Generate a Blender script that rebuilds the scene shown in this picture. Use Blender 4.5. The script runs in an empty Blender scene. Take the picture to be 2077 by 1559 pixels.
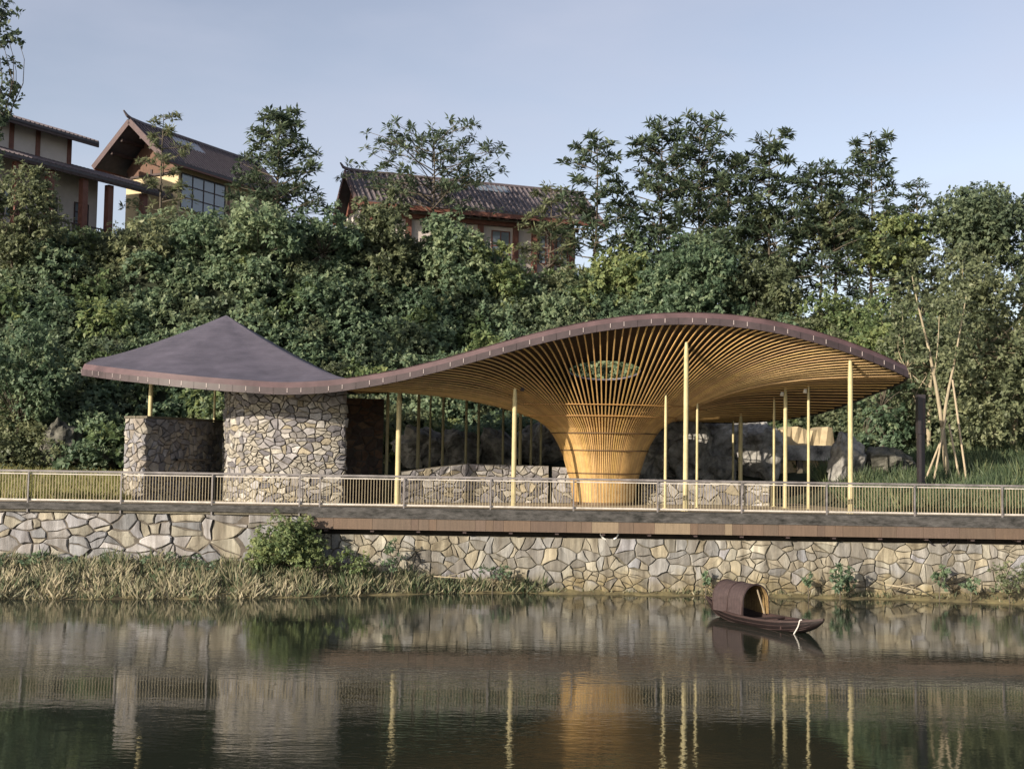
import bpy, math, random
import numpy as np
from mathutils import Vector, Matrix
from mathutils import noise as mnoise

random.seed(7)
rng = np.random.default_rng(7)
SC = bpy.context.scene
COL = SC.collection

# ------------------------------------------------------------------ camera
FPX = 2400.0            # focal length in photo pixels (2077 wide)
EYE = 4.57
PITCH = math.atan((925 - 779.5) / FPX)
ROLL = 0.0155
Fv = Vector((0, math.cos(PITCH), math.sin(PITCH)))
U0 = Vector((0, -math.sin(PITCH), math.cos(PITCH)))
X0 = Vector((1, 0, 0))
Rv = X0 * math.cos(ROLL) + U0 * math.sin(ROLL)
Uv = -X0 * math.sin(ROLL) + U0 * math.cos(ROLL)
cam_d = bpy.data.cameras.new('camera')
cam = bpy.data.objects.new('camera', cam_d)
COL.objects.link(cam)
m = Matrix((Rv, Uv, -Fv)).transposed().to_4x4()
m.translation = (0, 0, EYE)
cam.matrix_world = m
cam_d.sensor_width = 36.0
cam_d.lens = FPX / 2077.0 * 36.0
cam_d.clip_end = 2000
SC.camera = cam

# ------------------------------------------------------------------ sun, sky, exposure
SUN_EL, SUN_AZ = math.radians(18), math.radians(45)      # azimuth: degrees to the left of straight behind the camera
S = Vector((-math.sin(SUN_AZ) * math.cos(SUN_EL), -math.cos(SUN_AZ) * math.cos(SUN_EL), math.sin(SUN_EL)))
sun_d = bpy.data.lights.new('sun', 'SUN')
sun_d.energy = 4.9
sun_d.angle = math.radians(0.5)
sun_d.color = (1.0, 0.89, 0.73)
sun = bpy.data.objects.new('sun', sun_d)
COL.objects.link(sun)
sun.rotation_euler = S.to_track_quat('Z', 'Y').to_euler()
W = bpy.data.worlds.new('World')
SC.world = W
W.use_nodes = True
wn, wl = W.node_tree.nodes, W.node_tree.links
wn.clear()
sky = wn.new('ShaderNodeTexSky')
sky.sky_type = 'NISHITA'
sky.sun_disc = False
sky.sun_elevation = SUN_EL
sky.sun_rotation = math.atan2(S.x, S.y)
sky.air_density = 1.0
sky.dust_density = 0.9
sky.ozone_density = 1.5
tcw = wn.new('ShaderNodeTexCoord')
mpw = wn.new('ShaderNodeMapping'); mpw.inputs['Scale'].default_value = (1.6, 1.6, 5.0)
nzw = wn.new('ShaderNodeTexNoise'); nzw.inputs['Scale'].default_value = 2.2; nzw.inputs['Detail'].default_value = 5
crw = wn.new('ShaderNodeValToRGB')
crw.color_ramp.elements[0].position = 0.42; crw.color_ramp.elements[0].color = (0, 0, 0, 1)
crw.color_ramp.elements[1].position = 0.75; crw.color_ramp.elements[1].color = (0.45, 0.45, 0.45, 1)
hsv = wn.new('ShaderNodeHueSaturation'); hsv.inputs['Saturation'].default_value = 0.60
hsv.inputs['Hue'].default_value = 0.515
mxw = wn.new('ShaderNodeMixRGB'); mxw.inputs['Color2'].default_value = (3.6, 3.75, 4.5, 1)
bg = wn.new('ShaderNodeBackground'); bg.inputs['Strength'].default_value = 0.108
ow = wn.new('ShaderNodeOutputWorld')
wl.new(tcw.outputs['Generated'], mpw.inputs['Vector']); wl.new(mpw.outputs[0], nzw.inputs['Vector'])
wl.new(nzw.outputs['Fac'], crw.inputs['Fac']); wl.new(crw.outputs['Color'], mxw.inputs['Fac'])
wl.new(sky.outputs[0], hsv.inputs['Color']); wl.new(hsv.outputs[0], mxw.inputs['Color1'])
wl.new(mxw.outputs[0], bg.inputs['Color']); wl.new(bg.outputs[0], ow.inputs['Surface'])
SC.view_settings.view_transform = 'Standard'
SC.view_settings.look = 'None'
SC.view_settings.exposure = 0.72
SC.view_settings.gamma = 1.0
SC.view_settings.use_curve_mapping = False
SC.render.engine = 'CYCLES'
SC.cycles.max_bounces = 6
SC.cycles.transparent_max_bounces = 6


# ------------------------------------------------------------------ helpers
def P(px, py, d):
    """world point at distance d (world Y) seen at photo pixel px, py"""
    v = Fv + Rv * ((px - 1038.5) / FPX) + Uv * ((779.5 - py) / FPX)
    v = v * (d / v.y)
    return Vector((v.x, v.y, v.z + EYE))


def PX(px, d, z):
    """world point of height z and distance d in image column px"""
    py = 779.5
    for _ in range(3):
        p = P(px, py, d)
        py += (p.z - z) * FPX / d
    p = P(px, py, d)
    return Vector((p.x, d, z))


def tag(o, label=None, cat=None, group=None, kind=None):
    if label: o['label'] = label
    if cat: o['category'] = cat
    if group: o['group'] = group
    if kind: o['kind'] = kind
    return o


def thing(name, loc, label, cat, group=None):
    o = bpy.data.objects.new(name, None)
    o.empty_display_size = 0.3
    COL.objects.link(o)
    o.location = loc
    return tag(o, label, cat, group)


def world_loc(o):
    l = Vector(o.location)
    while o.parent:
        o = o.parent
        l = l + Vector(o.location)
    return l


def inst(name, mesh, parent, wpos, color=None, rot=None, scale=None):
    o = bpy.data.objects.new(name, mesh)
    COL.objects.link(o)
    if parent:
        o.parent = parent
        o.location = Vector(wpos) - world_loc(parent)
    else:
        o.location = wpos
    if rot: o.rotation_euler = rot
    if scale: o.scale = scale
    if color: o.color = (*color, 1)
    return o


class MB:
    def __init__(s):
        s.v, s.f = [], []

    def add(s, vs, fs):
        n = len(s.v)
        s.v += [tuple(p) for p in vs]
        s.f += [tuple(i + n for i in f) for f in fs]
        return s

    def box(s, lo, hi, fr=None):
        (a, b, c), (d, e, g) = lo, hi
        vs = [(a, b, c), (d, b, c), (d, e, c), (a, e, c), (a, b, g), (d, b, g), (d, e, g), (a, e, g)]
        if fr: vs = [fr(p) for p in vs]
        return s.add(vs, [(0, 3, 2, 1), (4, 5, 6, 7), (0, 1, 5, 4), (1, 2, 6, 5), (2, 3, 7, 6), (3, 0, 4, 7)])

    def bar(s, p, q, w, h, up=(0, 0, 1)):
        p, q = Vector(p), Vector(q)
        t = (q - p).normalized()
        sd = t.cross(Vector(up))
        if sd.length < 1e-4: sd = t.cross(Vector((1, 0, 0)))
        sd.normalize()
        u = sd.cross(t).normalized()
        vs = []
        for b in (p, q):
            for i, j in ((-1, -1), (1, -1), (1, 1), (-1, 1)):
                vs.append(b + sd * (w / 2 * i) + u * (h / 2 * j))
        return s.add(vs, [(3, 2, 1, 0), (4, 5, 6, 7), (0, 1, 5, 4), (1, 2, 6, 5), (2, 3, 7, 6), (3, 0, 4, 7)])

    def tube(s, pts, rad, n=8, cap=True):
        pts = [Vector(p) for p in pts]
        if not hasattr(rad, '__len__'): rad = [rad] * len(pts)
        vs, fs = [], []
        prev = None
        for i, p in enumerate(pts):
            t = (pts[min(i + 1, len(pts) - 1)] - pts[max(i - 1, 0)]).normalized()
            if prev is None:
                a = t.cross(Vector((0.13, 1, 0.21)))
                if a.length < 1e-3: a = t.cross(Vector((1, 0, 0)))
            else:
                a = prev - t * prev.dot(t)
            a.normalize(); prev = a
            b = t.cross(a)
            for k in range(n):
                an = 2 * math.pi * k / n
                vs.append(p + (a * math.cos(an) + b * math.sin(an)) * rad[i])
        for i in range(len(pts) - 1):
            for k in range(n):
                fs.append((i * n + k, i * n + (k + 1) % n, (i + 1) * n + (k + 1) % n, (i + 1) * n + k))
        if cap:
            fs.append(tuple(range(n - 1, -1, -1)))
            fs.append(tuple((len(pts) - 1) * n + k for k in range(n)))
        return s.add(vs, fs)

    def grid(s, rows, close=False):
        """rows: list of equally long lists of points -> quad sheet"""
        n = len(rows[0])
        vs = [p for r in rows for p in r]
        fs = []
        for i in range(len(rows) - 1):
            for k in range(n - (0 if close else 1)):
                fs.append((i * n + k, i * n + (k + 1) % n, (i + 1) * n + (k + 1) % n, (i + 1) * n + k))
        return s.add(vs, fs)

    def mesh(s, name, mat):
        me = bpy.data.meshes.new(name)
        me.from_pydata(s.v, [], s.f)
        me.materials.append(mat)
        return me

    def build(s, name, mat, parent=None, smooth=False, color=None, origin=None):
        me = bpy.data.meshes.new(name)
        off = world_loc(parent) if parent else Vector(origin or (0, 0, 0))
        me.from_pydata([(p[0] - off.x, p[1] - off.y, p[2] - off.z) for p in s.v], [], s.f)
        me.validate()
        if smooth: me.polygons.foreach_set('use_smooth', [True] * len(me.polygons))
        me.materials.append(mat)
        o = bpy.data.objects.new(name, me)
        COL.objects.link(o)
        if parent: o.parent = parent
        else: o.location = off
        if color: o.color = (*color, 1)
        return o


class Frame:
    def __init__(s, o, ex):
        s.o = Vector(o)
        ex = Vector((ex[0], ex[1], 0)).normalized()
        s.ex = ex
        s.ey = Vector((-ex.y, ex.x, 0))

    def __call__(s, p):
        return s.o + s.ex * p[0] + s.ey * p[1] + Vector((0, 0, p[2]))


def interp(x, xs, ys):
    return float(np.interp(x, xs, ys))


def catmull(pts, n):
    pts = [Vector(p) for p in pts]
    out = []
    L = len(pts)
    for i in range(L - 1):
        p0, p1, p2, p3 = pts[max(i - 1, 0)], pts[i], pts[i + 1], pts[min(i + 2, L - 1)]
        for k in range(n):
            t = k / n
            out.append(0.5 * ((2 * p1) + (p2 - p0) * t + (2 * p0 - 5 * p1 + 4 * p2 - p3) * t * t + (3 * p1 - p0 - 3 * p2 + p3) * t ** 3))
    out.append(pts[-1])
    return out


class Path:
    """arc-length parametrised polyline"""
    def __init__(s, pts):
        s.p = [Vector(p) for p in pts]
        s.s = [0.0]
        for a, b in zip(s.p, s.p[1:]): s.s.append(s.s[-1] + (b - a).length)
        s.L = s.s[-1]

    def at(s, u):
        u = min(max(u, 0), s.L)
        i = int(np.searchsorted(s.s, u, side='right')) - 1
        i = min(max(i, 0), len(s.p) - 2)
        t = (u - s.s[i]) / max(s.s[i + 1] - s.s[i], 1e-9)
        return s.p[i].lerp(s.p[i + 1], t)

    def nrm(s, u):
        t = s.at(u + 0.05) - s.at(u - 0.05)
        n = Vector((t.y, -t.x, 0))
        return n.normalized()


# ------------------------------------------------------------------ materials
def nodes_of(name):
    mt = bpy.data.materials.new(name)
    mt.use_nodes = True
    nt = mt.node_tree
    return mt, nt.nodes, nt.links, nt.nodes['Principled BSDF']


def mat(name, col, rough=0.7, var=0.25, scale=3.0, stretch=(1, 1, 1), bump=0.0, bscale=30, metal=0.0, objcol=False, spec=0.4, detail=6, col2=None):
    mt, N, L, b = nodes_of(name)
    tc = N.new('ShaderNodeTexCoord'); mp = N.new('ShaderNodeMapping')
    mp.inputs['Scale'].default_value = stretch
    geo = N.new('ShaderNodeNewGeometry')
    L.new(geo.outputs['Position'], mp.inputs['Vector'])
    nz = N.new('ShaderNodeTexNoise'); nz.inputs['Scale'].default_value = scale; nz.inputs['Detail'].default_value = detail
    nz.inputs['Roughness'].default_value = 0.65
    L.new(mp.outputs[0], nz.inputs['Vector'])
    cr = N.new('ShaderNodeValToRGB')
    cr.color_ramp.elements[0].position = 0.3; cr.color_ramp.elements[1].position = 0.72
    lo = [c * (1 - var) for c in col]; hi = [min(1, c * (1 + var)) for c in (col2 or col)]
    cr.color_ramp.elements[0].color = (*lo, 1); cr.color_ramp.elements[1].color = (*hi, 1)
    L.new(nz.outputs['Fac'], cr.inputs['Fac'])
    out = cr.outputs['Color']
    if objcol:
        oi = N.new('ShaderNodeObjectInfo')
        mx = N.new('ShaderNodeMixRGB'); mx.blend_type = 'MULTIPLY'; mx.inputs['Fac'].default_value = 1
        L.new(out, mx.inputs['Color1']); L.new(oi.outputs['Color'], mx.inputs['Color2'])
        out = mx.outputs['Color']
    L.new(out, b.inputs['Base Color'])
    b.inputs['Roughness'].default_value = rough
    b.inputs['Metallic'].default_value = metal
    b.inputs['Specular IOR Level'].default_value = spec
    if bump:
        n2 = N.new('ShaderNodeTexNoise'); n2.inputs['Scale'].default_value = bscale; n2.inputs['Detail'].default_value = 6
        L.new(mp.outputs[0], n2.inputs['Vector'])
        bp = N.new('ShaderNodeBump'); bp.inputs['Strength'].default_value = bump; bp.inputs['Distance'].default_value = 0.02
        L.new(n2.outputs['Fac'], bp.inputs['Height']); L.new(bp.outputs[0], b.inputs['Normal'])
    return mt


def leaf_mat(name, c0, c1, c2, trans=0.43, gloss=0.35):
    mt, N, L, b = nodes_of(name)
    at = N.new('ShaderNodeAttribute'); at.attribute_name = 'tint'
    cr = N.new('ShaderNodeValToRGB')
    e = cr.color_ramp.elements
    e[0].position = 0.0; e[0].color = (*c0, 1)
    e[1].position = 1.0; e[1].color = (*c2, 1)
    k = e.new(0.5); k.color = (*c1, 1)
    L.new(at.outputs['Fac'], cr.inputs['Fac'])
    L.new(cr.outputs[0], b.inputs['Base Color'])
    b.inputs['Roughness'].default_value = 0.5
    b.inputs['Specular IOR Level'].default_value = gloss
    tr = N.new('ShaderNodeBsdfTranslucent')
    hs = N.new('ShaderNodeHueSaturation'); hs.inputs['Value'].default_value = 1.25; hs.inputs['Hue'].default_value = 0.485
    L.new(cr.outputs[0], hs.inputs['Color']); L.new(hs.outputs[0], tr.inputs['Color'])
    mx = N.new('ShaderNodeMixShader'); mx.inputs[0].default_value = trans
    L.new(b.outputs[0], mx.inputs[1]); L.new(tr.outputs[0], mx.inputs[2])
    L.new(mx.outputs[0], N['Material Output'].inputs['Surface'])
    return mt


M = {}
M['soil'] = mat('hill_soil', (0.022, 0.028, 0.014), 0.95, 0.4, 1.2, bump=0.6, bscale=6)
M['paving'] = mat('paving', (0.27, 0.22, 0.155), 0.8, 0.2, 2.5, bump=0.2)
M['mud'] = mat('bank_mud', (0.065, 0.05, 0.03), 0.9, 0.5, 1.8, bump=0.8, bscale=9, col2=(0.15, 0.125, 0.06))
M['mortar'] = mat('mortar', (0.11, 0.094, 0.078), 0.95, 0.35, 4, bump=0.4)
M['mortar_pale'] = mat('mortar_pale', (0.11, 0.097, 0.072), 0.95, 0.4, 4, bump=0.4)
M['stone'] = mat('stone', (0.70, 0.70, 0.70), 0.85, 0.38, 4, bump=0.55, bscale=22, objcol=True)
M['stone_wet'] = mat('stone_streaked', (0.71, 0.715, 0.715), 0.8, 0.36, 2.2, stretch=(2.4, 2.4, 0.35), bump=0.5, bscale=16, objcol=True)
def stain(mt):
    # algae and damp stains that end in an uneven line above the water, pale lime runs down the face
    N, L = mt.node_tree.nodes, mt.node_tree.links
    b = N['Principled BSDF']; src = b.inputs['Base Color'].links[0].from_socket
    geo = N.new('ShaderNodeNewGeometry'); sp = N.new('ShaderNodeSeparateXYZ'); L.new(geo.outputs['Position'], sp.inputs[0])
    nz = N.new('ShaderNodeTexNoise'); nz.inputs['Scale'].default_value = 1.6; nz.inputs['Detail'].default_value = 5
    L.new(geo.outputs['Position'], nz.inputs['Vector'])
    md = N.new('ShaderNodeMath'); md.operation = 'MULTIPLY_ADD'; md.inputs[1].default_value = -1.5
    L.new(nz.outputs['Fac'], md.inputs[0]); L.new(sp.outputs['Z'], md.inputs[2])
    mr = N.new('ShaderNodeMapRange'); mr.inputs['From Min'].default_value = -.55; mr.inputs['From Max'].default_value = 0.1
    mr.inputs['To Min'].default_value = 0.75; mr.inputs['To Max'].default_value = 0.0
    L.new(md.outputs[0], mr.inputs['Value'])
    mx = N.new('ShaderNodeMixRGB'); mx.blend_type = 'MULTIPLY'; mx.inputs['Color2'].default_value = (.72, .62, .36, 1)
    L.new(mr.outputs[0], mx.inputs['Fac']); L.new(src, mx.inputs['Color1'])
    mp = N.new('ShaderNodeMapping'); mp.inputs['Scale'].default_value = (2.6, 2.6, .22); L.new(geo.outputs['Position'], mp.inputs['Vector'])
    n2 = N.new('ShaderNodeTexNoise'); n2.inputs['Scale'].default_value = 1.5; n2.inputs['Detail'].default_value = 6; L.new(mp.outputs[0], n2.inputs['Vector'])
    cr = N.new('ShaderNodeValToRGB'); cr.color_ramp.elements[0].position = .34; cr.color_ramp.elements[1].position = .66
    cr.color_ramp.elements[0].color = (.5, .46, .42, 1); cr.color_ramp.elements[1].color = (1.15, 1.15, 1.15, 1)
    L.new(n2.outputs['Fac'], cr.inputs['Fac'])
    m2 = N.new('ShaderNodeMixRGB'); m2.blend_type = 'MULTIPLY'; m2.inputs['Fac'].default_value = .8
    L.new(mx.outputs[0], m2.inputs['Color1']); L.new(cr.outputs[0], m2.inputs['Color2'])
    L.new(m2.outputs[0], b.inputs['Base Color'])
stain(M['stone_wet'])
M['rock'] = mat('boulder_rock', (0.10, 0.095, 0.09), 0.9, 0.65, 1.6, bump=1.0, bscale=4, col2=(0.25, 0.24, 0.225))
M['rock_dark'] = mat('mossy_rock', (0.035, 0.036, 0.026), 0.95, 0.6, 2.2, bump=1.0, bscale=5, col2=(0.10, 0.095, 0.08))
M['rock_ochre'] = mat('ochre_rock', (0.34, 0.27, 0.165), 0.9, 0.25, 1.8, bump=0.4, bscale=8)
M['roof'] = mat('roof_shingle', (0.088, 0.078, 0.10), 0.5, 0.2, 1.6, stretch=(1, 1, 2.5), bump=0.35, bscale=26)
def courses(mt, step):
    N, L = mt.node_tree.nodes, mt.node_tree.links
    b = N['Principled BSDF']; src = b.inputs['Base Color'].links[0].from_socket
    geo = N.new('ShaderNodeNewGeometry'); wv = N.new('ShaderNodeTexWave'); wv.bands_direction = 'Z'; wv.wave_profile = 'SAW'
    wv.inputs['Scale'].default_value = 0.314 / step; wv.inputs['Distortion'].default_value = .6; wv.inputs['Detail'].default_value = 3
    L.new(geo.outputs['Position'], wv.inputs['Vector'])
    cr = N.new('ShaderNodeValToRGB'); cr.color_ramp.elements[0].color = (.80, .80, .80, 1); cr.color_ramp.elements[1].color = (1.06, 1.06, 1.06, 1)
    L.new(wv.outputs['Fac'], cr.inputs['Fac'])
    mx = N.new('ShaderNodeMixRGB'); mx.blend_type = 'MULTIPLY'; mx.inputs['Fac'].default_value = 1
    L.new(src, mx.inputs['Color1']); L.new(cr.outputs[0], mx.inputs['Color2']); L.new(mx.outputs[0], b.inputs['Base Color'])
courses(M['roof'], 0.09)
def weather(mt, sc, lo, hi):
    N, L = mt.node_tree.nodes, mt.node_tree.links
    b = N['Principled BSDF']; src = b.inputs['Base Color'].links[0].from_socket
    geo = N.new('ShaderNodeNewGeometry')
    n2 = N.new('ShaderNodeTexNoise'); n2.inputs['Scale'].default_value = sc; n2.inputs['Detail'].default_value = 8; n2.inputs['Roughness'].default_value = .7
    L.new(geo.outputs['Position'], n2.inputs['Vector'])
    cr = N.new('ShaderNodeValToRGB'); cr.color_ramp.elements[0].position = .36; cr.color_ramp.elements[1].position = .64
    cr.color_ramp.elements[0].color = (lo, lo, lo * .98, 1); cr.color_ramp.elements[1].color = (hi, hi, hi, 1)
    L.new(n2.outputs['Fac'], cr.inputs['Fac'])
    m2 = N.new('ShaderNodeMixRGB'); m2.blend_type = 'MULTIPLY'; m2.inputs['Fac'].default_value = 1
    L.new(src, m2.inputs['Color1']); L.new(cr.outputs[0], m2.inputs['Color2']); L.new(m2.outputs[0], b.inputs['Base Color'])
    rr_ = N.new('ShaderNodeMapRange'); rr_.inputs['To Min'].default_value = .38; rr_.inputs['To Max'].default_value = .72
    L.new(n2.outputs['Fac'], rr_.inputs['Value']); L.new(rr_.outputs[0], b.inputs['Roughness'])
weather(M['roof'], .7, .82, 1.12)
M['fascia'] = mat('fascia_metal', (0.050, 0.034, 0.037), 0.5, 0.16, 2.0, objcol=False, spec=0.5)
M['fascia_top'] = mat('fascia_flashing', (0.084, 0.049, 0.052), 0.5, 0.15, 1.5, spec=0.5)
M['clip'] = mat('joint_glint', (0.36, 0.30, 0.29), 0.5, 0.2, 8)  # pale colour standing for bright reflections at the fascia joints
M['board'] = mat('ceiling_board', (0.045, 0.026, 0.014), 0.8, 0.3, 2.0, stretch=(1, 4, 1))
M['batten'] = mat('bamboo_batten', (0.44, 0.28, 0.115), 0.55, 0.22, 2.5, objcol=True)
M['lining'] = mat('trumpet_lining', (0.29, 0.16, 0.05), 0.8, 0.45, 7.0, stretch=(3, 3, 0.35), bump=0.6, bscale=14)
M['hoop'] = mat('hoop_metal', (0.10, 0.06, 0.03), 0.6, 0.2, 4)
M['column'] = mat('column_gold', (0.45, 0.385, 0.21), 0.45, 0.10, 2.0)
M['column_lifted'] = mat('column_lifted', (0.45, 0.385, 0.21), 0.5, 0.12, 2.0)  # bright gold stands in for sunlight that misses the rear columns
M['rail'] = mat('rail_metal', (0.15, 0.135, 0.135), 0.45, 0.15, 5, spec=0.5)
M['rail_pale'] = mat('rail_pale', (0.46, 0.42, 0.38), 0.5, 0.12, 5)
M['baluster'] = mat('baluster_paint', (0.25, 0.205, 0.13), 0.5, 0.12, 3)
M['kerb'] = mat('mossy_kerb', (0.020, 0.020, 0.017), 0.9, 0.5, 2.6, stretch=(1, 1, 3), bump=0.5, bscale=14, col2=(0.062, 0.058, 0.056))
M['plank'] = mat('fascia_plank', (0.9, 0.9, 0.9), 0.7, 0.2, 3, stretch=(6, 6, 0.6), bump=0.2, objcol=True)
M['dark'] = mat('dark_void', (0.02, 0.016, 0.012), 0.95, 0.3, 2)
M['lamp'] = mat('lamp_black', (0.03, 0.025, 0.028), 0.4, 0.1, 2)
M['white'] = mat('white_plastic', (0.7, 0.68, 0.64), 0.5, 0.05, 2)
M['bark'] = mat('bark', (0.085, 0.07, 0.052), 0.9, 0.35, 6, stretch=(3, 3, 0.5), bump=0.6, bscale=14)
M['bark_pale'] = mat('bark_pale', (0.30, 0.25, 0.17), 0.9, 0.3, 6, stretch=(3, 3, 0.5), bump=0.5, bscale=14)
M['stake'] = mat('stake_wood', (0.36, 0.29, 0.20), 0.8, 0.2, 5)
M['plaster_y'] = mat('plaster_yellow', (0.50, 0.40, 0.25), 0.85, 0.12, 1.5)
M['plaster_w'] = mat('plaster_white', (0.52, 0.46, 0.43), 0.85, 0.1, 1.5)
M['redwood'] = mat('red_timber', (0.15, 0.062, 0.045), 0.65, 0.25, 3, objcol=False)
M['darkwood'] = mat('dark_timber', (0.055, 0.036, 0.034), 0.7, 0.25, 3)
M['bargewood'] = mat('barge_timber', (0.085, 0.055, 0.055), 0.7, 0.2, 3)
M['gablewood'] = mat('gable_timber', (0.11, 0.055, 0.035), 0.7, 0.3, 3, stretch=(6, 6, 1))
M['tile'] = mat('roof_tile', (0.085, 0.078, 0.088), 0.75, 0.28, 2.5, bump=0.3)
M['tile_row'] = mat('roof_tile_row', (0.112, 0.092, 0.10), 0.7, 0.3, 4, stretch=(1, 1, 1), bump=0.3)
M['hull'] = mat('hull_wood', (0.012, 0.008, 0.008), 0.45, 0.35, 5, bump=0.2)
M['hull_in'] = mat('boat_inside', (0.038, 0.022, 0.02), 0.6, 0.3, 6, bump=0.2)
M['canopy'] = mat('canopy_mat', (0.070, 0.050, 0.052), 0.55, 0.3, 7, bump=0.3, bscale=40)
M['canopy_in'] = mat('canopy_weave', (0.22, 0.15, 0.065), 0.8, 0.4, 10, bump=0.4, bscale=40)
M['rope'] = mat('rope', (0.55, 0.52, 0.48), 0.9, 0.15, 20)
M['grass'] = leaf_mat('grass', (0.075, 0.085, 0.025), (0.15, 0.15, 0.045), (0.24, 0.20, 0.085), 0.2, 0.2)
M['reed'] = leaf_mat('reed', (0.055, 0.08, 0.04), (0.17, 0.16, 0.095), (0.36, 0.31, 0.21), 0.2, 0.2)
M['grass_green'] = leaf_mat('grass_green', (0.045, 0.07, 0.038), (0.095, 0.125, 0.06), (0.17, 0.175, 0.085), 0.25, 0.2)
M['leaf_hill'] = leaf_mat('leaf_hill', (0.060, 0.100, 0.060), (0.142, 0.203, 0.120), (0.27, 0.315, 0.18))
M['leaf_dark'] = leaf_mat('leaf_dark', (0.044, 0.068, 0.046), (0.09, 0.124, 0.075), (0.18, 0.215, 0.12))
M['leaf_olive'] = leaf_mat('leaf_olive', (0.072, 0.090, 0.05), (0.145, 0.17, 0.092), (0.25, 0.265, 0.145))
M['leaf_fresh'] = leaf_mat('leaf_fresh', (0.055, 0.085, 0.038), (0.125, 0.175, 0.075), (0.25, 0.285, 0.12))

weather(M['fascia'], 1.3, .75, 1.2); weather(M['fascia_top'], 1.3, .78, 1.2)
weather(M['column'], 2.4, .80, 1.08); weather(M['rail_pale'], 3.0, .75, 1.1); weather(M['rail'], 3.0, .7, 1.25)
# glass
mt, N, L, b = nodes_of('window_glass')
b.inputs['Base Color'].default_value = (0.16, 0.19, 0.22, 1); b.inputs['Roughness'].default_value = 0.08
b.inputs['Specular IOR Level'].default_value = 1.0
M['glass'] = mt

def weave(mt, n):
    # split-bamboo mat: two crossed sets of fine strips
    N, L = mt.node_tree.nodes, mt.node_tree.links
    b = N['Principled BSDF']; src = b.inputs['Base Color'].links[0].from_socket
    geo = N.new('ShaderNodeNewGeometry'); last = src
    for ax in ('X', 'Z'):
        wv = N.new('ShaderNodeTexWave'); wv.bands_direction = ax; wv.inputs['Scale'].default_value = n; wv.inputs['Distortion'].default_value = 1.2
        L.new(geo.outputs['Position'], wv.inputs['Vector'])
        cr = N.new('ShaderNodeValToRGB'); cr.color_ramp.elements[0].color = (.62, .6, .58, 1); cr.color_ramp.elements[1].color = (1.12, 1.1, 1.08, 1)
        L.new(wv.outputs['Fac'], cr.inputs['Fac'])
        mx = N.new('ShaderNodeMixRGB'); mx.blend_type = 'MULTIPLY'; mx.inputs['Fac'].default_value = 1
        L.new(last, mx.inputs['Color1']); L.new(cr.outputs[0], mx.inputs['Color2']); last = mx.outputs[0]
    L.new(last, b.inputs['Base Color'])
weave(M['canopy'], 9.5); weave(M['canopy_in'], 9.5)

# water
mt, N, L, b = nodes_of('water')
b.inputs['Base Color'].default_value = (0.018, 0.022, 0.016, 1)
b.inputs['Roughness'].default_value = 0.03
b.inputs['IOR'].default_value = 1.6
geo = N.new('ShaderNodeNewGeometry')
def noise(scale, stretch, detail=3):
    mp = N.new('ShaderNodeMapping'); mp.inputs['Scale'].default_value = stretch
    L.new(geo.outputs['Position'], mp.inputs['Vector'])
    n = N.new('ShaderNodeTexNoise'); n.inputs['Scale'].default_value = scale; n.inputs['Detail'].default_value = detail
    L.new(mp.outputs[0], n.inputs['Vector'])
    return n
n1 = noise(5.0, (0.7, 1.6, 1)); n2 = noise(0.9, (0.5, 1.5, 1)); n3 = noise(0.07, (1.0, 1.4, 1), 2)
ad = N.new('ShaderNodeMath'); ad.operation = 'MULTIPLY_ADD'; ad.inputs[1].default_value = 2.0
L.new(n2.outputs['Fac'], ad.inputs[0]); L.new(n1.outputs['Fac'], ad.inputs[2])
cr = N.new('ShaderNodeMapRange'); cr.inputs['From Min'].default_value = 0.4; cr.inputs['From Max'].default_value = 0.62
cr.inputs['To Min'].default_value = 0.022; cr.inputs['To Max'].default_value = 0.09
L.new(n3.outputs['Fac'], cr.inputs['Value'])
bp = N.new('ShaderNodeBump'); bp.inputs['Distance'].default_value = 0.05
L.new(ad.outputs[0], bp.inputs['Height']); L.new(cr.outputs[0], bp.inputs['Strength'])
L.new(bp.outputs[0], b.inputs['Normal'])
M['water'] = mt

# ------------------------------------------------------------------ setting: water, terrain, terrace, bank
DECK = 2.77
o = MB().grid([[(x, y, 0) for x in (-160, 0, 160)] for y in (-60, 0, 41.2)]).build('water', M['water'])
tag(o, kind='structure')


def hill(x, d):
    foot = interp(x, [-40, -25, -15, -8, 0, 8, 14, 25, 40], [50, 50, 51.5, 55.5, 57, 57.5, 55, 52, 51])
    crest = interp(x, [-40, -28, -20, -10, 0, 5, 12, 20, 35, 60], [15.2, 15.4, 15.9, 16.3, 15.6, 14.6, 12.4, 11.4, 10.6, 10])
    edge = interp(x, [-60, -22, -14.5, -13, -10, 10, 12.5, 15, 20, 40], [3.7, 3.6, 3.3, 3.6, 4.5, 4.5, 4.2, 4.2, 5.2, 5.5])
    st_ = interp(x, [-14.5, -13, 12.5, 14.5], [41.4, 49.5, 49.5, 41.4])
    a = min(max((d - st_) / (foot - st_), 0), 1)
    zf = (DECK - 0.06) + (edge - DECK + 0.06) * a
    t = min(max((d - foot) / 14.0, 0), 1)
    t = t * t * (3 - 2 * t) * 0.5 + t * 0.5
    return zf + (crest - zf) * t + (0.25 * math.sin(x * 1.3 + d) * math.sin(d * 0.9) if 0 < t < 1 else 0)


def on_ground(px, py, far=71.0):
    """point of the terrain seen at a photo pixel (the crest when the ray passes above it)"""
    d = 41.6
    while d < far:
        p = P(px, py, d)
        if p.z <= hill(p.x, d): break
        d += 0.1
    p = P(px, py, d)
    return Vector((p.x, d, hill(p.x, d)))


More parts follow.
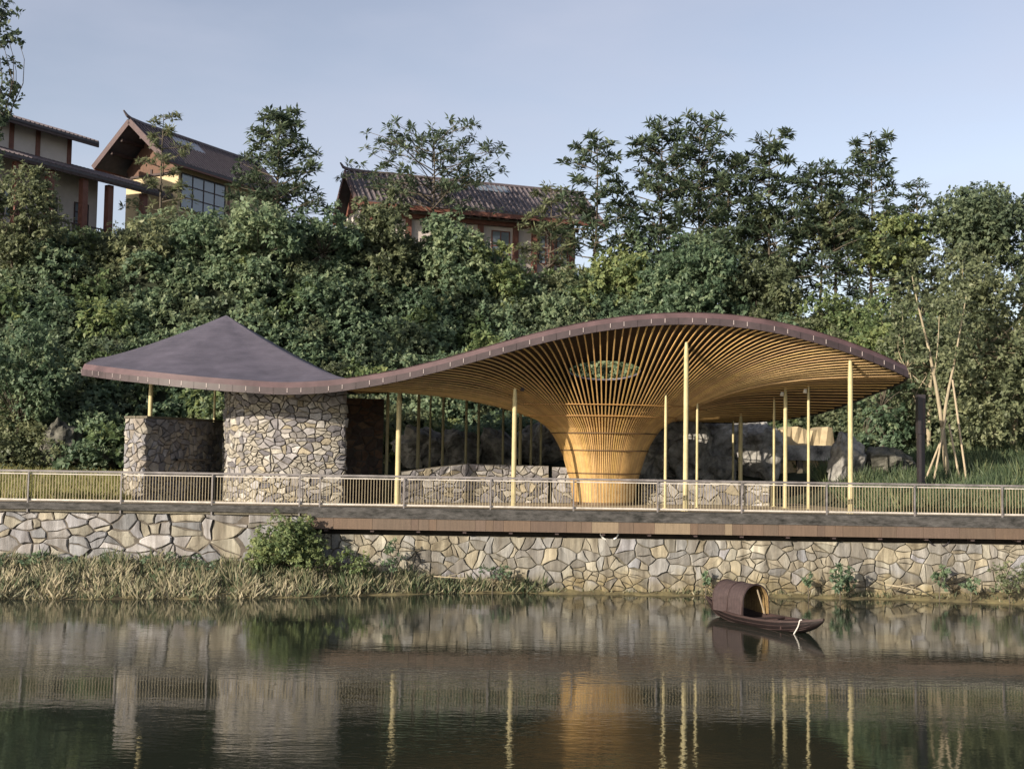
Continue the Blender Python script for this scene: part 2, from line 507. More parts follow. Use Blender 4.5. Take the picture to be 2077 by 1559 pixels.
ys = list(np.linspace(40.75, 56, 22)) + list(np.linspace(57, 76, 28)) + [85, 110, 150, 220]
xs = [-160, -110, -80, -60, -50] + list(np.linspace(-42, 42, 85)) + [50, 60, 80, 110, 160]
o = MB().grid([[(x, y, hill(x, y)) for x in xs] for y in ys]).build('hillside', M['soil'], smooth=True)
tag(o, kind='structure')
# terrace: a real slab with a top, sunk into the terrain
t = MB()
outl = [(-160, 40.02), (160, 40.02), (160, 41.6), (13.6, 42.2), (12.6, 48), (11, 53.5), (0, 55), (-8, 54), (-13.5, 49), (-14.2, 42.4), (-160, 41.5)]
n = len(outl)
t.add([(x, y, DECK) for x, y in outl] + [(x, y, DECK - 0.25) for x, y in outl],
      [tuple(range(n)), tuple(range(2 * n - 1, n - 1, -1))] + [(i, n + i, n + (i + 1) % n, (i + 1) % n) for i in range(n)])
tag(t.build('terrace_paving', M['paving']), kind='structure')


def shore(x):
    return interp(x, [-30, -17, -8, -4, -0.6, 3, 8, 12.5, 14.5, 17, 30], [35.6, 36.1, 37.5, 39.0, 40.0, 40.0, 39.95, 39.8, 39.5, 38.8, 38.5])


rows = []
for k in range(7):
    a = k / 6
    row = []
    for x in np.linspace(-45, 45, 181):
        top = interp(x, [-30, -12, -7, -3, 0, 12, 17, 30], [1.15, 1.05, 0.9, 0.42, 0.24, 0.2, 0.4, 0.5])
        s = shore(x) + 0.14 * math.sin(x * 2.1) + 0.09 * math.sin(x * 5.3) + .06 * math.sin(x * 11.7 + 1)
        d = s - 0.25 + (40.75 - s + 0.25) * a
        row.append((x, d, -0.06 + (top + 0.06) * a ** 0.8 + 0.04 * math.sin(x * 7 + k * 2) * (0 < k < 6)))
    rows.append(row)
tag(MB().grid(rows).build('shore_bank', M['mud'], smooth=True), kind='structure')


# ------------------------------------------------------------------ stone walls: every stone an object
def clip(poly, a, b, c):
    out = []
    for i in range(len(poly)):
        p, q = poly[i], poly[(i + 1) % len(poly)]
        dp, dq = a * p[0] + b * p[1] - c, a * q[0] + b * q[1] - c
        if dp <= 0: out.append(p)
        if dp * dq < 0:
            t = dp / (dp - dq)
            out.append((p[0] + (q[0] - p[0]) * t, p[1] + (q[1] - p[1]) * t))
    return out


def voronoi(pts, Lx, H, R):
    cells = []
    A = np.array(pts)
    for i, p in enumerate(pts):
        poly = [(0, 0), (Lx, 0), (Lx, H), (0, H)]
        d = np.hypot(A[:, 0] - p[0], A[:, 1] - p[1])
        for j in np.argsort(d)[1:24]:
            if d[j] > R: break
            q = pts[j]
            a, b = q[0] - p[0], q[1] - p[1]
            c = (q[0] ** 2 + q[1] ** 2 - p[0] ** 2 - p[1] ** 2) / 2
            poly = clip(poly, a, b, c)
            if len(poly) < 3: break
        if len(poly) >= 3: cells.append(poly)
    return cells


def stone_wall(root, path, zb, zt, cell, palette, proud=0.07, gap=0.018, mat_s='stone', mat_b='mortar', thick=0.4, aspect=0.8, jit=0.42, seed=1, batter=0.0, limit=299, top_stuff=False):
    R = random.Random(seed)
    Lx = path.L
    H = max(zt(0), zt(Lx), zt(Lx / 2)) - min(zb(0), zb(Lx))
    nu, nv = max(2, round(Lx / cell)), max(2, round(H / (cell * aspect)))
    pts, rads = [], []
    want = max(6, int(nu * nv * 0.74))
    for k in range(want * 60):
        if len(pts) >= want: break
        p = (R.uniform(0, Lx), R.uniform(0, H))
        rd = cell * R.choice((0.36, 0.42, 0.5, 0.6, 0.75, 1.05)) * (1 - 0.35 * k / (want * 60))
        if all(math.hypot(p[0] - q[0], (p[1] - q[1]) / aspect) > (rd + e) * 0.62 for q, e in zip(pts, rads)):
            pts.append(p); rads.append(rd)
    pts = [(u, v / aspect) for u, v in pts]
    cells = []
    for c in voronoi(pts, Lx, H / aspect, cell * 4):
        c = [(u, v * aspect) for u, v in c]
        mu = sum(p[0] for p in c) / len(c); mv = sum(p[1] for p in c) / len(c)
        ext = max(math.hypot(p[0] - mu, p[1] - mv) for p in c)
        if ext > 0.5 * cell and R.random() < 0.62:      # large blocks were broken into angular pieces
            a = R.choice((R.uniform(-.5, .5), R.uniform(1.0, 2.1), R.uniform(-.4, .4)))
            na, nb_ = -math.sin(a), math.cos(a)
            cc_ = na * (mu + R.uniform(-.2, .2) * ext) + nb_ * (mv + R.uniform(-.2, .2) * ext)
            for q in (clip(c, na, nb_, cc_), clip(c, -na, -nb_, -cc_)):
                if len(q) >= 3: cells.append(q)
        else:
            cells.append(c)

    def bow(p, q):
        # shared, repeatable kink in the middle of an edge between two stones
        mx, my = (p[0] + q[0]) / 2, (p[1] + q[1]) / 2
        l = math.hypot(p[0] - q[0], p[1] - q[1])
        h = math.sin(round(mx, 3) * 917.3 + round(my, 3) * 523.7 + seed)
        on = my < 0.01 or my > H - 0.01 or mx < 0.01 or mx > Lx - 0.01
        sx, sy = (q[1] - p[1]) / max(l, 1e-6), -(q[0] - p[0]) / max(l, 1e-6)
        if (sx, sy) < (0, 0): sx, sy = -sx, -sy
        a = 0 if on else 0.07 * l * h
        return (mx + sx * a, my + sy * a), l

    def W3(u, v, w):
        z0, z1 = zb(u), zt(u)
        z = z0 + v / H * (z1 - z0)
        p = path.at(u) + path.nrm(u) * (w - batter * (z - z0))
        return Vector((p.x, p.y, z))
    # body of the wall behind the stones
    K = max(2, int(Lx / 0.35))
    us = [Lx * k / K for k in range(K + 1)]
    rows = [[W3(u, 0, 0) for u in us], [W3(u, H, 0) for u in us], [W3(u, H, -thick) for u in us], [W3(u, 0, -thick) for u in us], [W3(u, 0, 0) for u in us]]
    bd = MB().grid(rows)
    bd.add([rows[k][0] for k in range(4)], [(0, 1, 2, 3)]); bd.add([rows[k][-1] for k in range(4)], [(3, 2, 1, 0)])
    bd.build('wall_core', M[mat_b], root)
    area = lambda c: abs(sum(c[i - 1][0] * c[i][1] - c[i][0] * c[i - 1][1] for i in range(len(c)))) / 2
    cells.sort(key=area, reverse=True)
    cnt, rest = 0, MB()
    for poly in cells:
        cx = sum(p[0] for p in poly) / len(poly); cy = sum(p[1] for p in poly) / len(poly)
        # soften long edges by adding a jittered midpoint
        pp = []
        for i in range(len(poly)):
            p, q = poly[i], poly[(i + 1) % len(poly)]
            mid_, l = bow(p, q)
            if l < 0.03 and len(poly) > 4: continue
            pp.append(p)
            if l > 0.45 * cell: pp.append(mid_)
        if len(pp) < 3: continue
        ring = []
        for p in pp:
            dx, dy = cx - p[0], cy - p[1]
            l = math.hypot(dx, dy) or 1
            g = min(gap * R.uniform(0.7, 1.9), l * 0.3)
            ring.append((p[0] + dx / l * g, p[1] + dy / l * g))
        n = len(ring)
        pr = proud * R.uniform(0.55, 1.3)
        tl, tv = R.uniform(-0.13, 0.13), R.uniform(-0.13, 0.13)
        vs = [W3(u, v, -0.03) for u, v in ring]
        vs += [W3(u, v, pr * 0.62 + tl * (u - cx) + tv * (v - cy)) for u, v in ring]
        vs += [W3(cx + (u - cx) * (0.91 + R.uniform(-.05, .04)), cy + (v - cy) * (0.91 + R.uniform(-.05, .04)), pr + tl * (u - cx) + tv * (v - cy) + R.uniform(-.012, .012)) for u, v in ring]
        vs += [W3(cx, cy, pr + R.uniform(-0.006, 0.012))]
        fs = []
        for i in range(n):
            k = (i + 1) % n
            fs += [(i, k, n + k, n + i), (n + i, n + k, 2 * n + k, 2 * n + i), (2 * n + i, 2 * n + k, 3 * n)]
        cnt += 1
        c = R.choice(palette)
        f = R.uniform(0.8, 1.2)
        if cnt > limit: rest.add(vs, fs)
        else: MB().add(vs, fs).build('stone', M[mat_s], root, color=[min(1, q * f) for q in c])
    if rest.v: tag(rest.build('small_stones', M[mat_s], root, color=palette[0]), kind='stuff')


PAL_GREY = [(.36, .35, .37), (.30, .30, .32), (.42, .40, .40), (.33, .31, .30), (.36, .33, .27), (.25, .25, .26), (.45, .43, .43)]
PAL_TAN = [(.36, .32, .25), (.33, .305, .26), (.41, .375, .30), (.30, .28, .255), (.36, .345, .32), (.26, .24, .21), (.43, .40, .33), (.33, .32, .31), (.38, .33, .24)]
PAL_MIX = [(.38, .345, .29), (.45, .415, .36), (.29, .27, .265), (.17, .16, .17), (.38, .36, .355), (.23, .215, .225), (.38, .325, .235), (.35, .33, .33), (.50, .47, .44), (.30, .275, .26), (.21, .195, .20)]
PAL_DIM = [(.26, .25, .26), (.34, .31, .28), (.20, .19, .20), (.30, .26, .22), (.40, .36, .30)]
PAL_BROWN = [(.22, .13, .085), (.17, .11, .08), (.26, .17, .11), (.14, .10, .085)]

XL = PX(622, 40, 2).x
r = thing('retaining_wall', (-13, 40.1, 0), 'grey rubble retaining wall of big pale stones above the reedy bank', 'wall')
stone_wall(r, Path([(-21, 40.08, 0), (XL + 0.2, 40.08, 0)]), lambda u: 0.1, lambda u: 2.475, 0.66, PAL_GREY + PAL_GREY + PAL_TAN[:3], 0.07, 0.022, 'stone_wet', 'mortar', 0.6, 0.62, 0.46, 11)
r = thing('retaining_wall', (6, 40.5, 0), 'long tan rubble retaining wall under the overhanging brown deck', 'wall')
stone_wall(r, Path([(XL - 0.3, 40.24, 0), (20, 40.24, 0)]), lambda u: -0.1, lambda u: 1.86, 0.385, PAL_TAN + PAL_TAN + PAL_GREY[:2], 0.065, 0.013, 'stone_wet', 'mortar_pale', 0.6, 0.8, 0.46, 12)

# kerb and deck edge
r = thing('kerb', (-13, 39.95, 2.4), 'mossy grey concrete kerb on top of the left retaining wall', 'kerb')
k = MB()
k.box((-21, 39.86, 2.56), (XL + 0.05, 40.3, 2.775)); k.build('kerb_block', M['kerb'], r)
k = MB(); k.box((-21, 39.93, 2.475), (XL + 0.05, 40.3, 2.557)); k.build('lower_course', M['mortar_pale'], r)
r = thing('overhanging_deck', (6, 40, 2.1), 'overhanging deck edge with dark slab and brown plank fascia over the water', 'deck')
k = MB(); k.box((XL + 0.06, 39.78, 2.43), (21, 40.45, 2.774)); k.build('slab_edge', M['kerb'], r)
k = MB(); k.box((XL + 0.06, 40.38, 1.80), (21, 40.8, 2.427)); k.build('gap_shade', M['dark'], r)  # near-black box paints in the shade of the gap under the deck
x = XL + 0.02
R = random.Random(5)
while x < 21:
    w = R.choice([0.25, 0.35, 0.5, 0.7, 0.9, 1.2, 1.3])
    c = R.choice([(.125, .085, .06), (.115, .078, .058), (.14, .095, .068), (.12, .085, .062), (.13, .09, .068), (.135, .09, .062)])
    if R.random() < 0.06: c = (.22, .165, .11)
    b = MB(); b.box((x + .004, 39.80 + R.uniform(0, .012), 2.055), (x + w - .004, 39.90, 2.427)); b.build('fascia_plank', M['plank'], r, color=c)
    x += w
for i in range(17):
    x = XL + 0.6 + i * 1.55
    b = MB(); b.box((x, 39.905, 1.97), (x + 0.12, 40.37, 2.29)); b.build('bracket', M['darkwood'], r)
for px, py, wd, lb in ((1236, 1090, 0.30, 'pale hose loop hanging from the dark gap under the deck'), (1905, 1103, 0.34, 'dark hose loop hanging under the right end of the deck')):
    c = P(px, py, 40.2)
    pts = [c + Vector((wd * math.cos(a), 0.02 * math.sin(3 * a), 0.16 + 0.24 * math.sin(a))) for a in np.linspace(math.pi, 2 * math.pi, 13)]
    h = MB().tube(pts, 0.028, 8).build('hose', M['white' if px < 1500 else 'lamp'], origin=c, smooth=True)
    tag(h, lb, 'hose')

# ------------------------------------------------------------------ railings
def railing(label, xa, xb, posts, end_cols):
    y = 39.98
    r = thing('railing', ((xa + xb) / 2, y, DECK), label, 'railing', 'railings along the water')
    b = MB(); b.box((xa, y - 0.045, 3.80), (xb, y + 0.045, 3.868)); b.build('handrail', M['rail'], r)
    b = MB(); b.box((xa, y - 0.03, 3.725), (xb, y + 0.03, 3.76)); b.build('upper_rail', M['rail_pale'], r)
    b = MB(); b.box((xa, y - 0.035, 2.845), (xb, y + 0.035, 2.90)); b.build('lower_rail', M['rail_pale'], r)
    b = MB(); b.box((-.024, -.024, 0), (.024, .024, 1.34))
    me = b.mesh('post', M['rail'])
    for x in posts: inst('post', me, r, (x, y - 0.085, 2.46))
    b = MB(); b.box((-.0095, -.009, 0), (.0095, .009, .82))
    me = b.mesh('baluster', M['baluster'])
    n = int((xb - xa) / 0.0995)
    xs = [xa + 0.05 + (xb - xa - 0.1) * i / n for i in range(n + 1)]
    for x in xs: inst('baluster', me, r, (x, y, 2.893))


PXx = lambda px: PX(px, 40, 3.3).x
railing('pale bar railing on the kerb along the left path', PXx(-45), PXx(629), [PXx(q) for q in (60, 248, 432, 609)], None)
railing('long pale bar railing on the deck edge in front of the pavilion', PXx(630), PXx(2110), [PXx(q) for q in (650, 820, 995, 1163, 1333, 1503, 1675, 1853, 2030)], None)

# ------------------------------------------------------------------ the pavilion
A = PX(1225, 46.2, 5)          # trumpet axis
A.z = 0
Bp = P(459, 639, 46.8)         # peak of the left roof
front = [(165, 761, 43.9), (200, 766, 42.9), (245, 772, 42.0), (300, 778, 41.3), (365, 785, 40.8), (430, 791, 40.55), (500, 796, 40.4), (570, 800, 40.4), (640, 798, 40.4), (700, 792, 40.4),
         (800, 775, 40.4), (900, 751, 40.4), (1000, 723, 40.4), (1100, 696, 40.4), (1200, 675, 40.4), (1300, 662, 40.4), (1400, 658, 40.4),
         (1500, 664, 40.4), (1600, 681, 40.45), (1700, 709, 40.7), (1780, 738, 41.1), (1843, 766, 41.7)]
fpts = [P(*q) for q in front]
back = [Vector(q) for q in ((14.25, 43.0, 7.45), (14.0, 45.0, 7.2), (12.9, 49.0, 6.55), (11.2, 51.8, 6.25), (8.5, 53.4, 6.2), (4, 54.4, 6.45), (0, 54.6, 7.2), (-4, 54.2, 7.45), (-7, 54.0, 7.3),
                            (-11, 53.6, 7.3), (-14.5, 51.2, 7.6), (-16.3, 47.5, 7.85))]
iF, iR = 9, len(fpts) + 8       # indices of the dividing line ends in the outline
ctrl = fpts + back
def closed_catmull(pts, n, sharp=()):
    out, idx = [], []
    Ln = len(pts)
    for i in range(Ln):
        idx.append(len(out))
        p1, p2 = pts[i], pts[(i + 1) % Ln]
        p0 = pts[(i - 1) % Ln] if i not in sharp else p1
        p3 = pts[(i + 2) % Ln] if (i + 1) % Ln not in sharp else p2
        for k in range(n):
            t = k / n
            out.append(0.5 * ((2 * p1) + (p2 - p0) * t + (2 * p0 - 5 * p1 + 4 * p2 - p3) * t * t + (3 * p1 - p0 - 3 * p2 + p3) * t ** 3))
    return out, idx
NS = 6
outl, idx = closed_catmull(ctrl, NS, sharp=(0, len(fpts) - 1))
jF, jR = idx[iF], idx[iR]
NO = len(outl)
PAV = thing('pavilion', (A.x, A.y, DECK), 'pavilion with a wavy brown roof on thin gold columns and a flared slatted trumpet', 'pavilion')
LOWB, UPB, LEAN = 0.235, 0.20, 0.10
def inward(i):
    t = outl[(i + 1) % NO] - outl[(i - 1) % NO]
    return Vector((-t.y, t.x, 0)).normalized()     # outline runs left to right along the front: inward is +y there
ins = [inward(i) for i in range(NO)]
top = [outl[i] + ins[i] * LEAN + Vector((0, 0, LOWB + UPB)) for i in range(NO)]
mid = [outl[i] + Vector((0, 0, LOWB)) for i in range(NO)]
# upper sloping flashing
rows = [[p + ins[i] * 0.012 for i, p in enumerate(mid)], top, [top[i] + ins[i] * 0.25 for i in range(NO)]]
MB().grid(rows, close=True).build('flashing', M['fascia_top'], PAV, smooth=False)
rows = [[outl[i] + ins[i] * 0.09 for i in range(NO)], [mid[i] + ins[i] * 0.09 for i in range(NO)]]
MB().grid(rows, close=True).build('fascia_backing', M['dark'], PAV)
# fascia panels, and pale strips painting the glints at their joints
fp = Path([p.copy() for p in outl] + [outl[0].copy()])
npan = round(fp.L / 0.47)
inp = Path([outl[i] + ins[i] * 0.08 for i in range(NO)] + [outl[0] + ins[0] * 0.08])
for k in range(npan):
    u0, u1 = fp.L * k / npan + 0.006, fp.L * (k + 1) / npan - 0.006
    b = MB()
    r0, r1, r2, r3 = [], [], [], []
    for q in range(3):
        u = u0 + (u1 - u0) * q / 2
        p = fp.at(u); t = (fp.at(u + .05) - fp.at(u - .05)); nn = Vector((-t.y, t.x, 0)).normalized()
        r0.append(p); r1.append(p + Vector((0, 0, LOWB))); r2.append(p + nn * 0.07 + Vector((0, 0, LOWB))); r3.append(p + nn * 0.07)
    b.grid([r0, r1, r2, r3, r0])
    b.build('fascia_panel', M['fascia'], PAV)
    p = fp.at(fp.L * k / npan); u = fp.L * k / npan
    t = (fp.at(u + .05) - fp.at(u - .05)).normalized(); nn = Vector((-t.y, t.x, 0)).normalized()
    if k % 3 != 1:
        b = MB()
        b.bar(p + Vector((0, 0, 0.07)) - nn * 0.004, p + Vector((0, 0, LOWB - 0.01)) - nn * 0.004, 0.022, 0.02, up=nn)
        b.build('glint_strip', M['clip'], PAV)

# --- left cone roof
divz = lambda a: (outl[jF].z + (outl[jR].z - outl[jF].z) * a)
ND = 16
div = [outl[jF].lerp(outl[jR], a / ND) for a in range(ND + 1)]
left_b = [i % NO for i in range(jR, NO + jF + 1)]
def fan(center, edge, prof, ns):
    rows = []
    for s in range(ns + 1):
        a = s / ns
        rows.append([Vector((e.x + (center.x - e.x) * a, e.y + (center.y - e.y) * a, e.z + (center.z - e.z) * prof(a))) for e in edge])
    return rows
edgeL = [top[i] + ins[i] * 0.02 + Vector((0, 0, -0.004)) for i in left_b] + [Vector((p.x, p.y, p.z + LOWB + UPB)) for p in div[1:-1]]
rows = fan(Bp, edgeL, lambda a: a ** 1.22, 14)
b = MB().grid(rows, close=True)
b.build('cone_roof', M['roof'], PAV, smooth=True)
edgeU = [outl[i] + ins[i] * 0.07 + Vector((0, 0, 0.05)) for i in left_b] + [p + Vector((0, 0, 0.05)) for p in div[1:-1]]
rows = fan(Bp - Vector((0, 0, 0.35)), edgeU, lambda a: a ** 1.22, 8)
MB().grid(rows, close=True).build('cone_ceiling', M['board'], PAV)

# --- right part: deck above, battens flaring down into the trumpet
right_i = list(range(jF, jR + 1))
bound = Path([outl[i] + ins[i] * 0.06 + Vector((0, 0, 0.02)) for i in right_i] + [p + Vector((0, 0, 0.02)) for p in reversed(div[:-1])])
def rim(e, r=1.4):
    dv = Vector((e.x - A.x, e.y - A.y, 0)); dv.normalize()
    return Vector((A.x + dv.x * r, A.y + dv.y * r, 7.9 - 0.28 * dv.y * 1.0))
NE = 120
edge = [bound.at(bound.L * k / NE) for k in range(NE)]
RT = [1.17, 1.23, 1.31, 1.44, 1.60, 1.78, 2.0, 2.2]
ZT = [2.77, 3.2, 3.65, 4.07, 4.62, 5.05, 5.42, 5.68]
def batten_curve(e, off=0.0, n=15):
    dv = Vector((e.x - A.x, e.y - A.y, 0)); re = dv.length; dv.normalize()
    pts = [(r_, z_) for r_, z_ in zip(RT, ZT)]
    z0, r0 = 5.68, 2.2
    ze = e.z
    kk = min(max(1.12 * (re - r0) / max(ze - z0, 0.3), 1.08), 5.0)
    kk = 1 + (kk - 1) * interp(dv.y, [-.45, -.08], [.5, 1.0])
    for q in range(1, n + 1):
        s = (q / n) ** 1.25
        pts.append((r0 + (re - r0) * s, z0 + (ze - z0) * (1 - (1 - s) ** kk)))
    return dv, pts
def deck_rows(dz, edge, ns=12, up=0.0, lift=False):
    rows = []
    for s in range(ns + 1):
        a = s / ns
        row = []
        for e in edge:
            h = rim(e)
            f = 1 - (1 - a) ** 1.6
            zl = e.z + up + (h.z - e.z - up) * f
            rr_ = math.hypot(e.x - A.x, e.y - A.y) * (1 - a) + 1.4 * a
            _, bp_ = batten_curve(e)
            zl = max(zl, interp(rr_, [q[0] for q in bp_], [q[1] for q in bp_]) + (0.10 + (LOWB + UPB if lift else 0)) * min(1, a * 6)) if rr_ > 2.3 else zl
            row.append(Vector((e.x + (h.x - e.x) * a, e.y + (h.y - e.y) * a, zl + dz)))
        rows.append(row)
    return rows
MB().grid(deck_rows(0.06, edge), close=True).build('ceiling_board', M['board'], PAV)
edgeT = [p + Vector((0, 0, LOWB + UPB - 0.03)) for p in edge]
rowsT = deck_rows(0.0, edgeT)
rowsT = [[Vector((p.x, p.y, max(p.z, q.z + .06 + .28 * (1 - k / 12)))) for p, q in zip(r1, r2)] for k, (r1, r2) in enumerate(zip(rowsT, deck_rows(0.06, edge)))]
b = MB().grid(rowsT, close=True)
b.grid([deck_rows(0.06, edge)[-1], rowsT[-1]], close=True)
b.build('wave_roof', M['roof'], PAV, smooth=True)

def batten_z(x, y):
    """height of the batten surface over plan point x, y"""
    dv = Vector((x - A.x, y - A.y, 0)); r_ = dv.length
    an = math.atan2(dv.y, dv.x)
    best = min(edge, key=lambda e: abs((math.atan2(e.y - A.y, e.x - A.x) - an + math.pi) % (2 * math.pi) - math.pi))
    _, pts = batten_curve(best)
    return interp(r_, [p[0] for p in pts], [p[1] for p in pts])
R = random.Random(3)
uf = sum((outl[i + 1] - outl[i]).length for i in range(jF, idx[len(fpts) - 1]))      # length of the front edge
us_b = [uf * (k + .5) / 74 for k in range(74)] + [uf + (bound.L - uf) * (k + .5) / 76 for k in range(76)]
for u in us_b:
    e = bound.at(u)
    dv, pts = batten_curve(e)
    sd = Vector((-dv.y, dv.x, 0))
    rr0, rr1, rr2, rr3 = [], [], [], []
    for q, (r_, z_) in enumerate(pts):
        nx = pts[min(q + 1, len(pts) - 1)]; pv = pts[max(q - 1, 0)]
        tr, tz = nx[0] - pv[0], nx[1] - pv[1]
        l = math.hypot(tr, tz); tr, tz = tr / l, tz / l
        nd = dv * (-tz) + Vector((0, 0, tr))            # inward / up normal of the batten
        hw = min(0.0205 * r_ / 1.17, 0.0225)
        c = A + dv * r_ + Vector((0, 0, z_))
        rr0.append(c - sd * hw); rr1.append(c + sd * hw)
        rr2.append(c + sd * hw + nd * 0.045); rr3.append(c - sd * hw + nd * 0.045)
    f = R.uniform(0.82, 1.15)
    b = MB().grid([rr0, rr1, rr2, rr3, rr0])
    b.build('batten', M['batten'], PAV, color=(f, f * R.uniform(.94, 1.02), f * R.uniform(.85, 1.0)))
# lining inside the lower trumpet
an = [2 * math.pi * k / 64 for k in range(64)]
prof = list(zip(RT, ZT)) + [(2.42, 5.93), (2.66, 6.15)]
MB().grid([[A + Vector((math.cos(a) * (r_ - 0.085), math.sin(a) * (r_ - 0.085), z_ + 0.03)) for a in an] for r_, z_ in prof], close=True).build('trumpet_lining', M['lining'], PAV, smooth=True)
b = MB()
b.grid([[A + Vector((math.cos(a) * r_, math.sin(a) * r_, z_)) for a in an] for r_, z_ in ((1.16, 2.775), (1.25, 2.775), (1.25, 2.87), (1.16, 2.87))], close=True)
b.build('base_ring', M['hoop'], PAV)
for z_, mt_ in ((3.98, 'hoop'), (4.85, 'hoop'), (5.50, 'hoop'), (6.12, 'batten'), (6.52, 'batten')):
    pts = []
    for a in an:
        e = bound.at(0)
        # radius at which the batten on this bearing reaches the hoop's height
        best = min(edge, key=lambda e: abs((math.atan2(e.y - A.y, e.x - A.x) - a + math.pi) % (2 * math.pi) - math.pi))
        _, pf = batten_curve(best)
        zz = [p[1] for p in pf]; rr = [p[0] for p in pf]
        zm = np.maximum.accumulate(zz)
        r_ = float(np.interp(z_, zm, rr)) if z_ < zm[-1] else rr[-1] * 0.5
        r_ = min(r_, 4.2 if z_ > 6 else 9)
        pts.append(A + Vector((math.cos(a) * (r_ + 0.02), math.sin(a) * (r_ + 0.02), z_ - 0.01)))
    b = MB().tube(pts + [pts[0]], 0.022, 6, cap=False)
    b.build('hoop', M[mt_], PAV, smooth=True, color=(.7, .6, .5))

# columns: photo column, distance, radius
cols = [(303, 43.6, .085, 0), (433, 50.0, .05, 1), (785, 47.0, .07, 0), (808, 43.0, .095, 0), (848, 49.5, .075, 1), (872, 52.5, .045, 1), (898, 51.5, .06, 1), (945, 52.5, .06, 1), (970, 52, .06, 1),
        (1020, 53.2, .05, 1), (1055, 50.5, .075, 1), (1077, 53, .055, 1), (1097, 53, .055, 1), (1043, 42.9, .088, 0), (1391, 41.3, .088, 0), (1350, 43.3, .055, 0), (1414, 44.4, .048, 0),
        (1487, 51.5, .05, 0), (1502, 49.4, .09, 0), (1570, 46.5, .05, 0), (1593, 45.3, .078, 0), (1640, 44.7, .055, 0), (1725, 41.4, .088, 0)]
for px, d, rad, lifted in cols:
    p = PX(px, d, 5)
    ztop = batten_z(p.x, p.y) + 0.12 if px > 700 else 7.55
    b = MB()
    b.tube([(p.x, p.y, DECK), (p.x, p.y, DECK + 0.02), (p.x, p.y, DECK + .021), (p.x, p.y, ztop - .45), (p.x, p.y, ztop)], [rad * 1.9, rad * 1.9, rad, rad * .96, rad * .62], 14)
    b.build('column', M['column_lifted' if lifted else 'column'], PAV, smooth=False)
    for f in PAV.children[-1].data.polygons: f.use_smooth = abs(f.normal.z) < 0.5
    if px in (1593, 1640, 1043):
        s = MB()
        q = Vector((p.x - 0.13 if px != 1043 else p.x + 0.28, p.y - 0.05, ztop - (0.18 if px != 1043 else 0.02)))
        s.tube([q, q + Vector((-.03, -.03, -.13))], [0.055, 0.075], 10)
        s.build('spotlight', M['white' if px != 1043 else 'lamp'], PAV)

# ------------------------------------------------------------------ stone walls under the roof
lw = [PX(250, 42.7, 3), PX(289, 41.95, 3)]
lw2 = catmull([PX(290, 42.0, 3), PX(338, 43.0, 3), PX(396, 44.6, 3), PX(447, 46.6, 3)], 8)
pl = Path([Vector((p.x, p.y, 0)) for p in lw + lw2])
r = thing('stone_wall', (pl.at(1).x, pl.at(1).y, DECK), 'low curved dark stone wall with a pale end pier, left of the tall stone wall', 'wall')
stone_wall(r, pl, lambda u: DECK, lambda u: 5.72, 0.275, PAL_DIM, 0.06, 0.014, 'stone', 'mortar', 0.4, 0.9, 0.42, 21)
b = MB()
K = 20
cp = [pl.at(pl.L * k / K) for k in range(K + 1)]; cn = [pl.nrm(pl.L * k / K) for k in range(K + 1)]
z0, z1 = 5.722, 5.80
b.grid([[Vector((p.x, p.y, z0)) + n_ * .07 for p, n_ in zip(cp, cn)], [Vector((p.x, p.y, z1)) + n_ * .07 for p, n_ in zip(cp, cn)],
        [Vector((p.x, p.y, z1)) - n_ * .45 for p, n_ in zip(cp, cn)], [Vector((p.x, p.y, z0)) - n_ * .45 for p, n_ in zip(cp, cn)]])
b.build('coping', M['mortar_pale'], r)
b = MB()
us = [pl.L * q for q in np.linspace(0.42, 0.72, 8)]
z0 = 4.22
b.grid([[Vector((pl.at(u).x, pl.at(u).y, z0 + dz)) + pl.nrm(u) * w for u in us] for dz, w in ((0, -.05), (0, .3), (.07, .3), (.07, -.05))])
b.build('ledge', M['mortar'], r)

tw = [PX(452, 45.2, 3), PX(458, 44.2, 3), PX(474, 43.4, 3), PX(520, 42.6, 3), PX(580, 42.3, 3), PX(640, 42.3, 3), PX(694, 42.5, 3)]
pt = Path([Vector((p.x, p.y, 0)) for p in catmull(tw, 8)] + [Vector((q.x, q.y, 0)) for q in (PX(697, 42.7, 3),)])
r = thing('stone_wall', (pt.at(4).x, pt.at(4).y, DECK), 'tall rounded stone wall rising to the roof, sunlit below and shaded above', 'wall')
stone_wall(r, pt, lambda u: DECK, lambda u: 6.95, 0.285, PAL_MIX, 0.07, 0.013, 'stone', 'mortar', 0.9, 0.70, 0.44, 22)
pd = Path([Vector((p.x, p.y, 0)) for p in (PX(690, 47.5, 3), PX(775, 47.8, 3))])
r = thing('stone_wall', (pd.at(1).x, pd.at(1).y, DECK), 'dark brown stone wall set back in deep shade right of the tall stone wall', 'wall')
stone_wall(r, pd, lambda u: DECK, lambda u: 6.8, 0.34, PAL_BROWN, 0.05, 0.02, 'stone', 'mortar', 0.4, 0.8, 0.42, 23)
cw = catmull([PX(812, 44.4, 3), PX(900, 45.2, 3), PX(1000, 45.9, 3), PX(1112, 46.3, 3)], 8)
pc = Path([Vector((p.x, p.y, 0)) for p in cw])
r = thing('stone_wall', (pc.at(3).x, pc.at(3).y, DECK), 'long low curved tan stone wall with sloping top, left of the slatted trumpet', 'wall')
stone_wall(r, pc, lambda u: DECK, lambda u: interp(u / pc.L, [0, .45, 1], [3.93, 4.26, 4.22]), 0.31, PAL_MIX, 0.06, 0.015, 'stone', 'mortar_pale', 0.55, 0.85, 0.44, 24)
ps = Path([Vector((p.x, p.y, 0)) for p in (PX(1119, 46.4, 3), PX(1176, 46.4, 3))])
